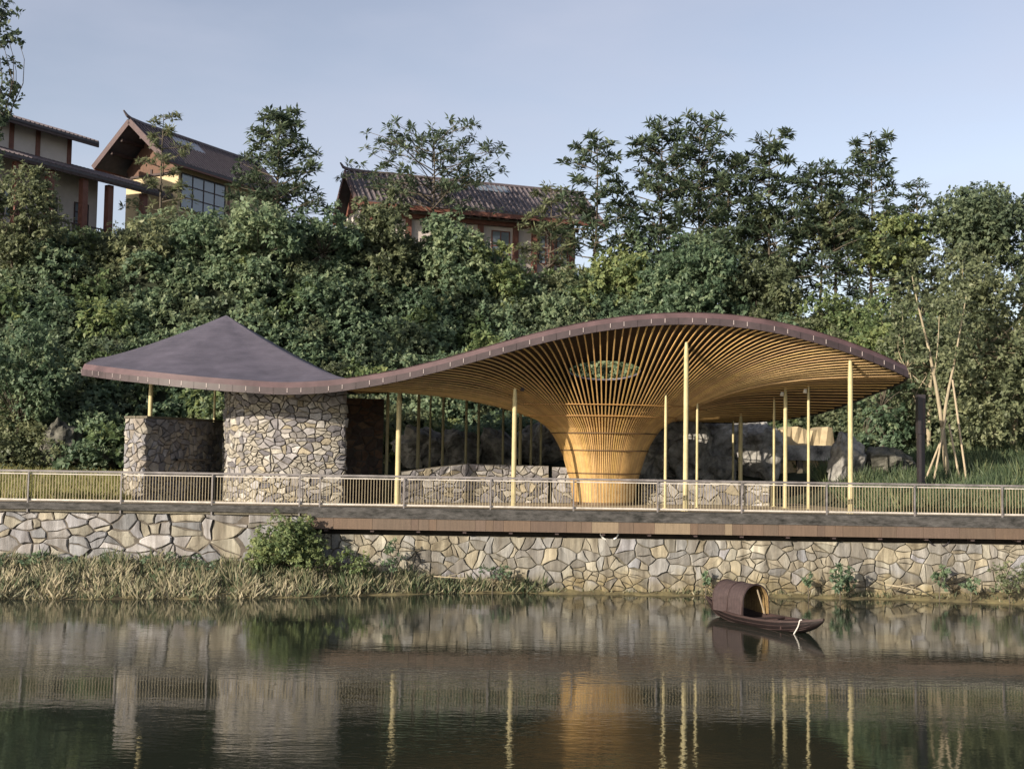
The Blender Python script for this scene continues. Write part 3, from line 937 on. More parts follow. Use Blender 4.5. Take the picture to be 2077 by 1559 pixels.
r = thing('stone_wall', (ps.at(.5).x, ps.at(.5).y, DECK), 'short low tan stone wall stub between the long curved wall and the trumpet', 'wall')
stone_wall(r, ps, lambda u: DECK, lambda u: 4.18, 0.31, PAL_MIX, 0.06, 0.015, 'stone', 'mortar_pale', 0.5, 0.85, 0.44, 25)
pr = Path([Vector((p.x, p.y, 0)) for p in catmull([PX(1302, 46.2, 3), PX(1400, 46.6, 3), PX(1480, 46.8, 3), PX(1562, 46.4, 3)], 6)])
r = thing('stone_wall', (pr.at(2).x, pr.at(2).y, DECK), 'low tan stone wall under the right wing of the roof, right of the trumpet', 'wall')
stone_wall(r, pr, lambda u: DECK, lambda u: 3.66, 0.30, PAL_MIX, 0.06, 0.015, 'stone', 'mortar_pale', 0.5, 0.85, 0.44, 26)


# ------------------------------------------------------------------ boulders and ochre blocks behind the pavilion
def boulder(px, py, d, rx, ry, rz, label, mt='rock', seed=0, zbase=None):
    R = random.Random(seed)
    d = on_ground(px, py + rz * 42).y
    c = P(px, py, d)
    n, mrows = 40, 26
    ph = [R.uniform(0, 6.28) for _ in range(12)]
    pl_ = []
    for _ in range(9):
        v = Vector((R.gauss(0, 1), R.gauss(0, 1), R.gauss(0, 1))).normalized()
        pl_.append((v, R.uniform(0.62, 0.95)))
    rows = []
    for i in range(mrows + 1):
        th = math.pi * i / mrows
        row = []
        for k in range(n):
            a = 2 * math.pi * k / n
            u = Vector((math.sin(th) * math.cos(a), math.sin(th) * math.sin(a), -math.cos(th)))
            rad = 1 + 0.13 * math.sin(3 * a + ph[0] + 2 * th) + 0.10 * math.sin(5 * th + ph[1] + 2 * a) + 0.06 * math.sin(9 * a + ph[2] - 4 * th) + R.uniform(-.03, .03) * math.sin(th)
            q = u * rad
            for v, h in pl_:
                e = q.dot(v)
                if e > h: q -= v * (e - h) * 0.85
            w_ = Vector((q.x * rx, q.y * ry, q.z * rz)) + Vector((seed * 7.3, 0, 0))
            cr_ = abs(mnoise.noise(w_ * Vector((1.1, 1.1, .7)).x)) * .5 + abs(mnoise.noise(w_ * 2.6)) * .28 + abs(mnoise.noise(w_ * 5.5)) * .12
            q = q * (0.86 + cr_ * .75)
            row.append(c + Vector((q.x * rx, q.y * ry, q.z * rz)))
        rows.append(row)
    o = MB().grid(rows, close=True).build('boulder', M[mt], origin=(c.x, c.y, c.z - rz))
    return tag(o, label, 'boulder', 'boulders at the foot of the hill')


BL = [(860, 905, 55.5, 1.3, 1.0, 1.0, 'dark boulder in the shade behind the second thin column of the row'),
      (930, 912, 56, 1.2, 1.0, .9, 'grey boulder behind the curved wall, just left of its middle'),
      (1010, 915, 55.5, 1.1, 1.0, .9, 'low grey boulder on the slope behind the middle of the curved wall'),
      (1095, 905, 55.5, 1.2, 1.0, 1.0, 'dark boulder half hidden behind the left flank of the trumpet'),
      (1330, 905, 55.5, 1.1, 1.0, 1.6, 'grey craggy boulder directly right of the trumpet'),
      (1400, 925, 55, 1.2, 1.0, 1.4, 'grey boulder between the tall front column and the trumpet'),
      (1462, 885, 56.5, 1.5, 1.2, 1.7, 'big pale grey boulder behind the two paired rear columns'),
      (1455, 955, 54, .9, .9, .7, 'small dark boulder on the ground before the big pale boulder'),
      (1540, 905, 55.5, 1.2, 1.1, 1.5, 'grey fissured boulder left of the ochre stone block'),
      (1715, 935, 54.2, .8, .8, 1.2, 'tall grey boulder at the right end of the ochre stone block'),
      (1800, 940, 52.5, 1.2, .9, .8, 'brownish boulder on the grass left of the black lamp post'),
      (120, 905, 51.5, .9, .8, 1.0, 'dark mossy boulder in the undergrowth near the left edge'),
      (195, 930, 50.5, 1.0, .8, .6, 'low brown boulder beside the pale end pier of the low wall')]
for i, q in enumerate(BL): boulder(*q, mt='rock_dark' if q[0] in (120, 195, 1800) else 'rock', seed=40 + i)
c = P(1635, 975, 54.5)
r = thing('ochre_block', (c.x, c.y, c.z), 'ochre stone block in two tiers behind the right columns', 'stone block')
lo, hi = PX(1568, 54.5, 3), PX(1700, 54.5, 3)
zz = lambda py: P(1635, py, 54.5).z
b = MB(); b.box((lo.x, 54.5, zz(990)), (hi.x, 56.5, zz(934))); b.build('lower_tier', M['rock_ochre'], r)
b = MB(); b.box((lo.x - .1, 54.2, zz(933.5)), (hi.x + .1, 56.8, zz(903))); b.build('grey_band', M['rock'], r)
b = MB()
n = 12
ru = [[Vector((lo.x + (hi.x - lo.x) * k / n, 54.9 + 0.15 * math.sin(k * 1.7), zz(902.5))) for k in range(n + 1)],
      [Vector((lo.x + .1 + (hi.x - lo.x - .2) * k / n, 55.1 + 0.12 * math.sin(k * 2.1), zz(868 + 4 * math.sin(k)))) for k in range(n + 1)],
      [Vector((lo.x + .1 + (hi.x - lo.x - .2) * k / n, 57, zz(866 + 4 * math.sin(k)))) for k in range(n + 1)],
      [Vector((lo.x + .1 + (hi.x - lo.x - .2) * k / n, 57, zz(902.5))) for k in range(n + 1)]]
b.grid(ru + [ru[0]]); b.build('upper_tier', M['rock_ochre'], r)
for px in (1622, 1668):
    p = PX(px, 54.3, 3)
    b = MB(); b.box((p.x - .13, 54.25, zz(990)), (p.x + .13, 54.495, zz(934))); b.build('pier', M['bark'], r)

# black lamp post
p = P(1868, 972, 45.5)
r = thing('lamp_post', p, 'black square lamp post standing on the grass right of the pavilion', 'lamp post')
zt = P(1868, 800, 45.5).z
b = MB(); b.box((p.x - .12, p.y - .12, p.z - .8), (p.x + .12, p.y + .12, P(1868, 880, 45.5).z)); b.build('post_shaft', M['lamp'], r)
b = MB(); b.box((p.x - .145, p.y - .145, P(1868, 880, 45.5).z + .003), (p.x + .145, p.y + .145, zt)); b.build('lamp_head', M['lamp'], r)
b = MB(); b.box((p.x + .05, p.y - .152, P(1868, 878, 45.5).z), (p.x + .1, p.y - .146, zt - .2)); b.build('light_slot', M['darkwood'], r)

# ------------------------------------------------------------------ houses on the hill
def tile_rows(fr, root, x0, x1, step, p_ridge, p_eave, rad=0.055):
    n = int((x1 - x0) / step)
    me = None
    a, e = Vector(p_ridge), Vector(p_eave)
    for i in range(n + 1):
        x = x0 + (x1 - x0) * i / n
        if me is None:
            b = MB()
            q0, q1 = fr((x, a.y, a.z)), fr((x, e.y, e.z))
            b.tube([q0.lerp(q1, k / 3) for k in range(4)], rad, 6)
            o = b.build('tile_row', M['tile_row'], root); me = o.data; base = Vector(o.location)
        else:
            o = bpy.data.objects.new('tile_row', me); COL.objects.link(o); o.parent = root
            o.location = fr.ex * (x - x0)


def slab(b, fr, pts, th):
    """plate through four local points, thickness th downwards"""
    up = [fr(p) for p in pts]
    dn = [p - Vector((0, 0, th)) for p in up]
    b.add(up + dn, [(0, 1, 2, 3), (7, 6, 5, 4)] + [(i, 4 + i, 4 + (i + 1) % 4, (i + 1) % 4) for i in range(4)])


def window(fr, root, x0, x1, y, z0, z1, side, nx=2, nz=2, mt='darkwood', fw=0.07):
    """window on the local plane y, outward normal side*ey"""
    f = MB()
    o1, o2 = (y + 0.002 * side, y + 0.06 * side)
    lo, hi = min(o1, o2), max(o1, o2)
    for k in range(nx + 1):
        x = x0 + (x1 - x0) * k / nx
        f.box((x - fw / 2, lo, z0), (x + fw / 2, hi, z1), fr)
    for k in range(nz + 1):
        z = z0 + (z1 - z0) * k / nz
        f.box((x0 - fw / 2, lo + .004, z - fw / 2), (x1 + fw / 2, hi + .004 * side, z + fw / 2), fr)
    w = f.build('window', M[mt], root)
    g = MB()
    c1, c2 = y + 0.012 * side, y + 0.03 * side
    g.box((x0, min(c1, c2), z0), (x1, max(c1, c2), z1), fr); g.build('pane', M['glass'], w)


# gabled house (behind the left trees)
apex = P(268, 246, 75)
fr = Frame((apex.x, apex.y, 0), (5.2, 9.8))     # ex runs back along the ridge; ey points left
HB = thing('house', (apex.x, apex.y, 17), 'yellow gabled house with grey tiled roof behind trees on the upper left hill', 'house', 'houses on the hill')
zr, ze, w = apex.z, apex.z - 2.25, 2.5
L_ = 12.5
for sgn in (-1, 1):
    b = MB()
    slab(b, fr, [(-.2, 0, zr - .02), (L_, 0, zr - .02), (L_, sgn * (w + .55), ze - .45), (-.2, sgn * (w + .55), ze - .45)][::sgn], 0.16)
    b.build('roof', M['tile'], HB)
    tile_rows(fr, HB, 0.0, L_ - .1, 0.30, (0, sgn * 0.06, zr + 0.0), (0, sgn * (w + .56), ze - .45))
    b = MB()
    b.bar(fr((-.24, 0, zr - .06)), fr((-.24, sgn * (w + .6), ze - .52)), 0.10, 0.36); b.build('bargeboard', M['bargewood'], HB)
    b = MB(); b.bar(fr((-.2, sgn * (w + .5), ze - .62)), fr((L_, sgn * (w + .5), ze - .62)), 0.08, 0.2); b.build('eaves_beam', M['redwood'], HB)
b = MB(); b.tube([fr((-.75, 0, zr + .52)), fr((-.45, 0, zr + .26)), fr((-.1, 0, zr + .12)), fr((1.0, 0, zr + .06)), fr((L_, 0, zr + .06))], [.05, .1, .13, .13, .13], 8); b.build('ridge_cap', M['tile_row'], HB)
OV = 1.9; w = 2.3
b = MB(); b.box((OV, -w, 14.5), (L_ - .4, w, ze - .42), fr); b.build('wall', M['plaster_y'], HB)
b = MB()
x_ = OV - .05
g0 = [fr((x_, -w, ze - .8)), fr((x_, w, ze - .8)), fr((x_, w, ze - .40)), fr((x_, 0, zr - .24)), fr((x_, -w, ze - .40))]
g1 = [p + fr.ex * 0.3 for p in g0]
b.add(g0 + g1, [(4, 3, 2, 1, 0), (5, 6, 7, 8, 9)] + [(i, (i + 1) % 5, 5 + (i + 1) % 5, 5 + i) for i in range(5)])
b.build('gable_panel', M['gablewood'], HB)
b = MB(); b.box((OV - .14, -w - .05, ze - .95), (OV - .02, w + .05, ze - .81), fr); b.build('gable_beam', M['darkwood'], HB)
for y in (-w + .08, 0, w - .08):
    b = MB(); b.box((OV - .12, y - .08, ze - .8), (OV - .055, y + .08, ze - .5), fr); b.build('post', M['darkwood'], HB)
window(fr, HB, OV + .25, OV + 4.4, -w, ze - 3.2, ze - .85, -1, 4, 3)
b = MB(); b.box((OV + 4.7, -w - .02, 15.5), (OV + 4.9, -w + .1, ze - .6), fr); b.build('corner_post', M['redwood'], HB)
for yy in (-1.7, -.85, .85, 1.7):
    zz_ = zr - .30 - (zr - ze + .43) * abs(yy) / 3.05
    b = MB(); b.box((-.05, yy - .09, zz_ - .2), (OV - .06, yy + .09, zz_), fr); b.build('purlin', M['darkwood'], HB)
s0 = lambda x, y: (x, -y, zr - .02 - (zr - ze + .43) * y / 3.05 + 0.12)
b = MB(); slab(b, fr, [s0(3.0, .35), s0(5.6, .35), s0(5.6, 1.1), s0(3.0, 1.1)][::-1], .06); b.build('skylight', M['glass'], HB)

# left house with verandah
o0 = P(175, 352, 70)
fr = Frame((o0.x, o0.y, 0), (.51, .86))          # ex back along the eave, -ey faces the camera side (right)
HA = thing('house', (o0.x, o0.y, 17), 'white two tiered house with dark verandah roof at the left edge of the hill', 'house', 'houses on the hill')
ze = o0.z; fl = 17.0
b = MB(); slab(b, fr, [(-11, -.3, ze - .05), (6.6, -.3, ze - .05), (6.6, 3.2, ze + 1.2), (-11, 3.2, ze + 1.2)], .14); b.build('verandah_roof', M['tile'], HA)
tile_rows(fr, HA, -10.9, 6.5, 0.30, (0, 3.1, ze + 1.2), (0, -.33, ze - .02))
b = MB(); b.bar(fr((-11, -.25, ze - .26)), fr((6.6, -.25, ze - .26)), .1, .18); b.build('eaves_beam', M['darkwood'], HA)
for i in range(30):
    x = -10.6 + i * .58
    b = MB(); b.bar(fr((x, -.32, ze - .27)), fr((x, 1.7, ze + .42)), .08, .1); b.build('rafter', M['darkwood'], HA)
for x in (-7.4, -4.6, -2.4, 0.0, 1.9, 4.6):
    b = MB(); b.box((x - .19, .0, fl - 1), (x + .19, .38, ze - .32), fr); b.build('pillar', M['redwood'], HA)
b = MB(); b.box((-11, 1.7, fl - 5), (2.3, 6.5, ze + .5), fr); b.build('wall', M['plaster_w'], HA)
b = MB(); b.box((-11, -.1, fl - 5), (5.2, 1.69, fl - .02), fr); b.build('floor_slab', M['mortar'], HA)
for x0, x1 in ((-8.6, -7.6), (-4.3, -3.4), (-1.6, -.7), (.6, 1.6)):
    window(fr, HA, x0, x1, 1.7, fl + .9, fl + 2.6, -1, 2, 3)
b = MB(); b.bar(fr((-2.4, .2, fl + .95)), fr((1.9, .2, fl + .95)), .08, .08)
for i in range(16): b.bar(fr((-2.3 + i * .27, .2, fl)), fr((-2.3 + i * .27, .2, fl + .93)), .05, .05)
b.build('balustrade', M['darkwood'], HA)
b = MB(); b.box((-11, 2.2, ze + .505), (.6, 6.2, ze + 2.45), fr); b.build('upper_wall', M['plaster_w'], HA)
for x in (-5.4, -3.6, -1.8, .45):
    b = MB(); b.box((x - .14, 2.12, ze + .6), (x + .14, 2.196, ze + 2.45), fr); b.build('upper_post', M['redwood'], HA)
b = MB(); slab(b, fr, [(-11, 1.0, ze + 2.42), (1.7, 1.0, ze + 2.42), (1.7, 4.2, ze + 3.5), (-11, 4.2, ze + 3.5)], .2); b.build('upper_roof', M['tile'], HA)
tile_rows(fr, HA, -10.9, 1.6, 0.30, (0, 4.15, ze + 3.52), (0, .97, ze + 2.44))
b = MB(); b.bar(fr((-11, 1.05, ze + 2.2)), fr((1.7, 1.05, ze + 2.2)), .1, .2); b.build('upper_beam', M['darkwood'], HA)

# long house in the middle
rz0 = P(707, 347, 75)
fr = Frame((rz0.x, rz0.y, 0), (math.sin(math.radians(70)), math.cos(math.radians(70))))
HC = thing('house', (rz0.x + 5, rz0.y, 16), 'long house with tiled ridge roof and red eaves behind the middle trees', 'house', 'houses on the hill')
zr = rz0.z; hw = 3.6; ze = zr - 2.55; L_ = 16.4
for sgn in (-1, 1):
    b = MB(); slab(b, fr, [(-.2, 0, zr - .02), (L_, 0, zr - .02), (L_, sgn * hw, ze), (-.2, sgn * hw, ze)][::sgn], .16); b.build('roof', M['tile'], HC)
    tile_rows(fr, HC, 0, L_ - .15, .35, (0, sgn * .07, zr), (0, sgn * (hw + .03), ze + .03), .065)
    b = MB(); b.bar(fr((-.24, 0, zr - .08)), fr((-.24, sgn * (hw + .05), ze - .1)), .1, .34); b.build('bargeboard', M['bargewood'], HC)
    b = MB(); b.bar(fr((-.2, sgn * (hw - .02), ze - .24)), fr((L_ + .1, sgn * (hw - .02), ze - .24)), .1, .28); b.build('eaves_beam', M['redwood'], HC)
b = MB(); b.tube([fr((-.55, 0, zr + .5)), fr((-.35, 0, zr + .22)), fr((0, 0, zr + .10)), fr((1, 0, zr + .05)), fr((L_, 0, zr + .05))], [.05, .1, .13, .13, .13], 8); b.build('ridge_cap', M['tile_row'], HC)
b = MB(); b.box((.5, -hw + 1.3, 14.5), (L_ - 1.6, hw - 1, ze + .3), fr); b.build('wall', M['plaster_w'], HC)
b = MB()
g0 = [fr((.4, -hw + 1.2, ze)), fr((.4, hw - 1, ze)), fr((.4, 0, zr - .3))]
b.add(g0 + [p + fr.ex * .3 for p in g0], [(2, 1, 0), (3, 4, 5), (0, 1, 4, 3), (1, 2, 5, 4), (2, 0, 3, 5)]); b.build('gable_panel', M['redwood'], HC)
b = MB(); b.bar(fr((.3, -hw + 1.1, ze - .55)), fr((L_ - 1.4, -hw + 1.1, ze - .55)), .2, .3); b.build('wall_beam', M['redwood'], HC)
for i in range(26):
    x = .3 + i * .62
    b = MB(); b.bar(fr((x, -hw + .05, ze - .42)), fr((x, -hw + 1.35, ze - .1)), .1, .13); b.build('rafter', M['darkwood'], HC)
for x in (1.0, 3.4, 5.8, 8.2, 10.6, 11.9, 13.1, 14.6):
    b = MB(); b.box((x - .17, -hw + 1.06, 14.5), (x + .17, -hw + 1.29, ze - .7), fr); b.build('post', M['redwood'], HC)
for x0, x1 in ((9.0, 10.2), (12.25, 12.75), (6.3, 7.7), (13.5, 14.3)):
    window(fr, HC, x0, x1, -hw + 1.3, ze - 2.9, ze - 1.0, -1, 1 if x1 - x0 < .6 else 2, 2, 'redwood')
s0 = lambda x, y: (x, -y, zr + .1 - (zr - ze) * y / hw)
for x0 in (5.6, 8.4):
    b = MB(); slab(b, fr, [s0(x0, .25), s0(x0 + 2.3, .25), s0(x0 + 2.3, 1.0), s0(x0, 1.0)][::-1], .06); b.build('skylight', M['glass'], HC)


# ------------------------------------------------------------------ leaves
def norm(v): return v / np.maximum(np.linalg.norm(v, axis=1, keepdims=True), 1e-6)


def leaf_obj(name, mt, base, dirs, nrm, length, width, tint, parent=None, origin=(0, 0, 0)):
    n = len(base)
    off = np.array(world_loc(parent)) if parent else np.array(origin)
    dirs = norm(dirs); side = norm(np.cross(nrm, dirs)); up = np.cross(dirs, side)
    L_ = length[:, None]; W_ = width[:, None]
    droop = up * L_ * -0.12
    v = np.empty((n, 4, 3))
    v[:, 0] = base
    v[:, 1] = base + dirs * L_ * .48 + side * W_ * .5 + up * W_ * .12
    v[:, 2] = base + dirs * L_ + droop
    v[:, 3] = base + dirs * L_ * .48 - side * W_ * .5 + up * W_ * .12
    v = (v - off).reshape(-1, 3).astype(np.float32)
    me = bpy.data.meshes.new(name)
    me.vertices.add(4 * n); me.loops.add(4 * n); me.polygons.add(n)
    me.vertices.foreach_set('co', v.ravel())
    me.loops.foreach_set('vertex_index', np.arange(4 * n, dtype=np.int32))
    me.polygons.foreach_set('loop_start', np.arange(0, 4 * n, 4, dtype=np.int32))
    at = me.attributes.new('tint', 'FLOAT', 'POINT')
    at.data.foreach_set('value', np.repeat(np.clip(tint, 0, 1), 4).astype(np.float32))
    me.update(calc_edges=True)
    me.materials.append(M[mt])
    o = bpy.data.objects.new(name, me)
    COL.objects.link(o)
    if parent: o.parent = parent
    else: o.location = off
    return o


def lobe_leaves(lobes, per, size, seed, lowcut=-0.5, fill=0.3, spk=7):
    """lobes: (x, y, z, rx, rz, tint); leaves sit in sprigs of spk leaves spread over and inside each lobe"""
    g = np.random.default_rng(seed)
    out = [[], [], [], [], [], []]
    for (x, y, z, rx, rz, tn) in lobes:
        n = max(4, int(per * rx * rx / spk))
        u = norm(g.normal(size=(n, 3)))
        u[:, 2] = np.where(u[:, 2] < lowcut, -u[:, 2], u[:, 2])
        k = norm(g.normal(size=(11, 3)))
        lump = (np.maximum(0, u @ k.T) ** 8).max(axis=1)
        rr = 0.62 + 0.50 * lump + g.normal(size=n) * 0.07
        rr = np.where(g.random(n) < fill, rr * g.uniform(0.45, 1, n), rr)
        pos = np.array([x, y, z]) + u * rr[:, None] * np.array([rx, rx, rz])
        ax = norm(u * 0.8 + np.array([0, 0, 0.25]) + g.normal(size=(n, 3)) * 0.35)
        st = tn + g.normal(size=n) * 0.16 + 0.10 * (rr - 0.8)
        sc = g.uniform(0.75, 1.25, n)
        P_ = np.repeat(pos, spk, 0); A_ = np.repeat(ax, spk, 0); T_ = np.repeat(st, spk); S_ = np.repeat(sc, spk)
        N_ = len(P_)
        sd = g.normal(size=(N_, 3)); sd -= A_ * np.sum(sd * A_, axis=1, keepdims=True); sd = norm(sd)
        d = norm(sd * g.uniform(.5, 1.1, (N_, 1)) + A_ * g.uniform(.1, 1.0, (N_, 1)) + np.array([0, 0, -0.28]))
        nr = norm(A_ * 0.7 + np.array([-0.2, -0.5, 0.42]) + g.normal(size=(N_, 3)) * 0.42)
        nr = norm(nr - d * np.sum(nr * d, axis=1, keepdims=True))
        s_ = size * S_ * g.uniform(0.65, 1.25, N_)
        out[0].append(P_ - A_ * (s_ * g.uniform(0, .8, N_))[:, None]); out[1].append(d); out[2].append(nr)
        out[3].append(s_); out[4].append(s_ * g.uniform(0.42, 0.66, N_))
        out[5].append(T_ + g.normal(size=N_) * 0.10)
    return [np.concatenate(q) for q in out]


# hillside undergrowth: one mass nobody could count
R = random.Random(17)
lobes = []
tries = 0
while len(lobes) < 800 and tries < 14000:
    tries += 1
    x = R.uniform(-26, 27)
    foot = interp(x, [-40, -25, -15, -8, 0, 8, 14, 25, 40], [50, 50, 51.5, 55.5, 57, 57.5, 55, 52, 51])
    d = foot + R.uniform(-0.5, 15.5)
    if x > 13 and d < foot + 1.5: continue
    px = 1038 + x / d * 2400
    rr = R.uniform(0.8, 1.8)
    z = hill(x, d) + rr * R.uniform(0.1, 0.6)
    top = 925 - (z + rr - EYE) * 2400 / d
    lim = interp(px, [0, 240, 260, 460, 480, 640, 700, 1000, 1060, 1180, 1300, 1600, 1700, 2077], [462, 466, 425, 415, 420, 420, 440, 470, 545, 520, 500, 560, 600, 560])
    if top < lim: continue
    if any((x - q[0]) ** 2 + (d - q[1]) ** 2 < (0.31 * (rr + q[3])) ** 2 for q in lobes): continue
    h = 0.5 + 0.28 * math.sin(x * 0.55 + 1.0) * math.sin(d * 0.5) + R.uniform(-.22, .22)
    lobes.append((x, d, z, rr, rr * R.uniform(.75, 1.1), h))
kinds = {'leaf_hill': [], 'leaf_olive': [], 'leaf_fresh': [], 'leaf_dark': []}
for q in lobes:
    f = math.sin(q[0] * .42 + 1.3) * math.sin(q[1] * .55 + q[0] * .2) + R.uniform(-.75, .75)
    kinds['leaf_olive' if f > .55 else 'leaf_fresh' if f > .3 else 'leaf_dark' if f < -.72 else 'leaf_hill'].append(q)
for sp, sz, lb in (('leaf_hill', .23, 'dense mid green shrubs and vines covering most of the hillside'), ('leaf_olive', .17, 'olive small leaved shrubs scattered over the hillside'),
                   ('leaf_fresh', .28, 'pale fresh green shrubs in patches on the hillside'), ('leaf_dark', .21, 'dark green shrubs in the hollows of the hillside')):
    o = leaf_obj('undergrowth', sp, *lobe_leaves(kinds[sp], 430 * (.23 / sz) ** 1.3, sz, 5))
    tag(o, lb, 'undergrowth', kind='stuff')


# ------------------------------------------------------------------ trees
def limb(b, p, q, r0, r1, bend=0.1, seed=0, n=5):
    R = random.Random(seed)
    p, q = Vector(p), Vector(q)
    l = (q - p).length
    off = Vector((R.uniform(-1, 1), R.uniform(-1, 1), R.uniform(-.3, .6))) * l * bend
    pts = [p.lerp(q, k / n) + off * math.sin(math.pi * k / n) for k in range(n + 1)]
    b.tube(pts, [r0 + (r1 - r0) * k / n for k in range(n + 1)], 7)
    return pts


def whorl_tree(px, ytop, ybase, d, spread, label, seed, leaf='leaf_dark', dens=1.0, lo=0.25, trunk_r=0.11, flat=False, size=0.5, tb=0.45):
    """tall tree whose branch ends carry star-like whorls of long leaves"""
    R = random.Random(seed); g = np.random.default_rng(seed)
    base = on_ground(px, ybase); d = base.y; H = P(px, ytop, d).z - base.z
    spread *= 1.38 * d / 68; size *= 1.0 * d / 68; dens *= 1.2
    root = thing('whorl_tree', base, label, 'tree', 'trees on the hill')
    tr = MB()
    lean = Vector((R.uniform(-.03, .03), 0, 1)) * H
    st = limb(tr, base - Vector((0, 0, 1)), base + lean * 0.97, trunk_r, 0.02, 0.02, seed)
    wh = [(base + lean * .965, Vector((0, 0, 1)))]
    nb = int(34 * dens)
    for i in range(nb):
        f = lo + (0.97 - lo) * (i + R.random() * .8) / nb
        p = base - Vector((0, 0, 1)) + (base + lean * .97 - base + Vector((0, 0, 1))) * f
        a = i * 2.4 + R.uniform(-.4, .4)
        prof = (1.0 - f) ** 0.65 if not flat else (0.35 + 0.65 * math.sin(math.pi * min(1, (f - lo) / (1 - lo) * 0.75 + .2)))
        ln = spread * (0.25 + 1.15 * prof) * R.uniform(.7, 1.1)
        tip = p + Vector((math.cos(a) * ln, math.sin(a) * ln * .8, ln * R.uniform(.05, .45)))
        pts = limb(tr, p, tip, 0.035 + .02 * (1 - f), 0.012, 0.08, seed + i, 4)
        wh.append((tip, (tip - p).normalized() * .5 + Vector((0, 0, .8))))
        for q in range(int(2 + 3 * ln / spread)):
            t = R.uniform(.35, .95)
            c = p.lerp(tip, t) + Vector((R.uniform(-.5, .5), R.uniform(-.5, .5), R.uniform(-.1, .5))) * (ln * .35)
            tr.tube([p.lerp(tip, max(t - .15, 0.1)), c], [.014, .008], 5)
            wh.append((c, Vector((R.uniform(-.6, .6), R.uniform(-.6, .6), .9))))
    tr.build('trunk', M['bark'], root, smooth=True)
    bs, ds, nr, ln_, wd, tn = [], [], [], [], [], []
    for c, ax in wh:
        n = int(R.randint(12, 18))
        ax = np.array(ax.normalized())
        v = norm(g.normal(size=(n, 3)))
        v = norm(v - ax * (v @ ax)[:, None] + ax * g.uniform(-.25, .75, (n, 1)))
        bs.append(np.tile(np.array(c), (n, 1)) + v * .04 - ax * g.uniform(0, .22, (n, 1)))
        ds.append(v); nr.append(norm(np.tile(ax, (n, 1)) + g.normal(size=(n, 3)) * .3))
        l = size * g.uniform(.65, 1.15, n)
        ln_.append(l); wd.append(l * g.uniform(.22, .33, n))
        tn.append(tb + R.uniform(-.2, .2) + g.normal(size=n) * .15)
    leaf_obj('crown', leaf, *[np.concatenate(q) for q in (bs, ds, nr, ln_, wd, tn)], parent=root)
    return root


def round_tree(px, ytop, ybase, d, wpx, ycb, label, seed, leaf='leaf_olive', per=170, size=0.24, nl=16, trunk_r=0.13, name='broadleaf_tree', bark='bark', tb=0.5, stems=1, cat='tree', group='trees on the hill', full=False):
    """tree with a lumpy crown of many leaf clumps: crown spans ytop..ycb (pixels) and wpx wide"""
    R = random.Random(seed)
    if cat == 'tree' and px > 0: base = on_ground(px, ybase); d = base.y
    else:
        base = P(px, ybase, d)
        if cat == 'tree': base.z = hill(base.x, d)
    topz = P(px, ytop, d).z; botz = P(px, ycb, d).z
    w = wpx * d / FPX / 2; hc = (topz - botz) / 2
    cc = Vector((base.x, base.y, (topz + botz) / 2))
    root = thing(name, base, label, cat, group)
    lob = []
    nl = int(nl * (2.2 if cat == 'tree' else 1.3))
    for i in range(nl):
        for _ in range(20):
            u = Vector((R.uniform(-1, 1), R.uniform(-1, 1), R.uniform(-1, 1)))
            q2 = u.x * u.x + u.y * u.y
            if full:
                if q2 < 1 - 0.85 * max(u.z, 0) ** 1.5 and q2 > .1: break
            elif u.length < 1 and u.length > 0.35: break
        rr = R.choice((R.uniform(.16, .26), R.uniform(.28, .42), R.uniform(.36, .5))) * min(w, hc * 1.2)
        u = u * R.uniform(.85, 1.22)
        c = cc + Vector((u.x * (w - rr * .7), u.y * (w - rr * .7) * .8, u.z * (hc - rr * .7)))
        lob.append((c.x, c.y, c.z, rr, rr * R.uniform(.7, 1.0), tb + R.uniform(-.22, .22)))
    tr = MB()
    for s in range(stems):
        b0 = base + Vector(((s - (stems - 1) / 2) * .5, R.uniform(-.2, .2), -.6))
        fork = Vector((cc.x + (s - (stems - 1) / 2) * w * .5 * (stems > 1), cc.y + w * .15, botz + hc * (.9 if full else .3)))
        limb(tr, b0, fork, trunk_r, trunk_r * .6, .05, seed + s)
        for l in lob[s::stems]:
            limb(tr, fork, (l[0], l[1] + .1, l[2]), trunk_r * .22, .006, .2, seed + int(l[0] * 100) % 97, 4)
    tr.build('trunk' if cat == 'tree' else 'stem', M[bark], root, smooth=True)
    leaf_obj('crown' if cat == 'tree' else 'foliage', leaf, *lobe_leaves(lob, per * 2.1, size, seed, -0.9, .35), parent=root)
    return root


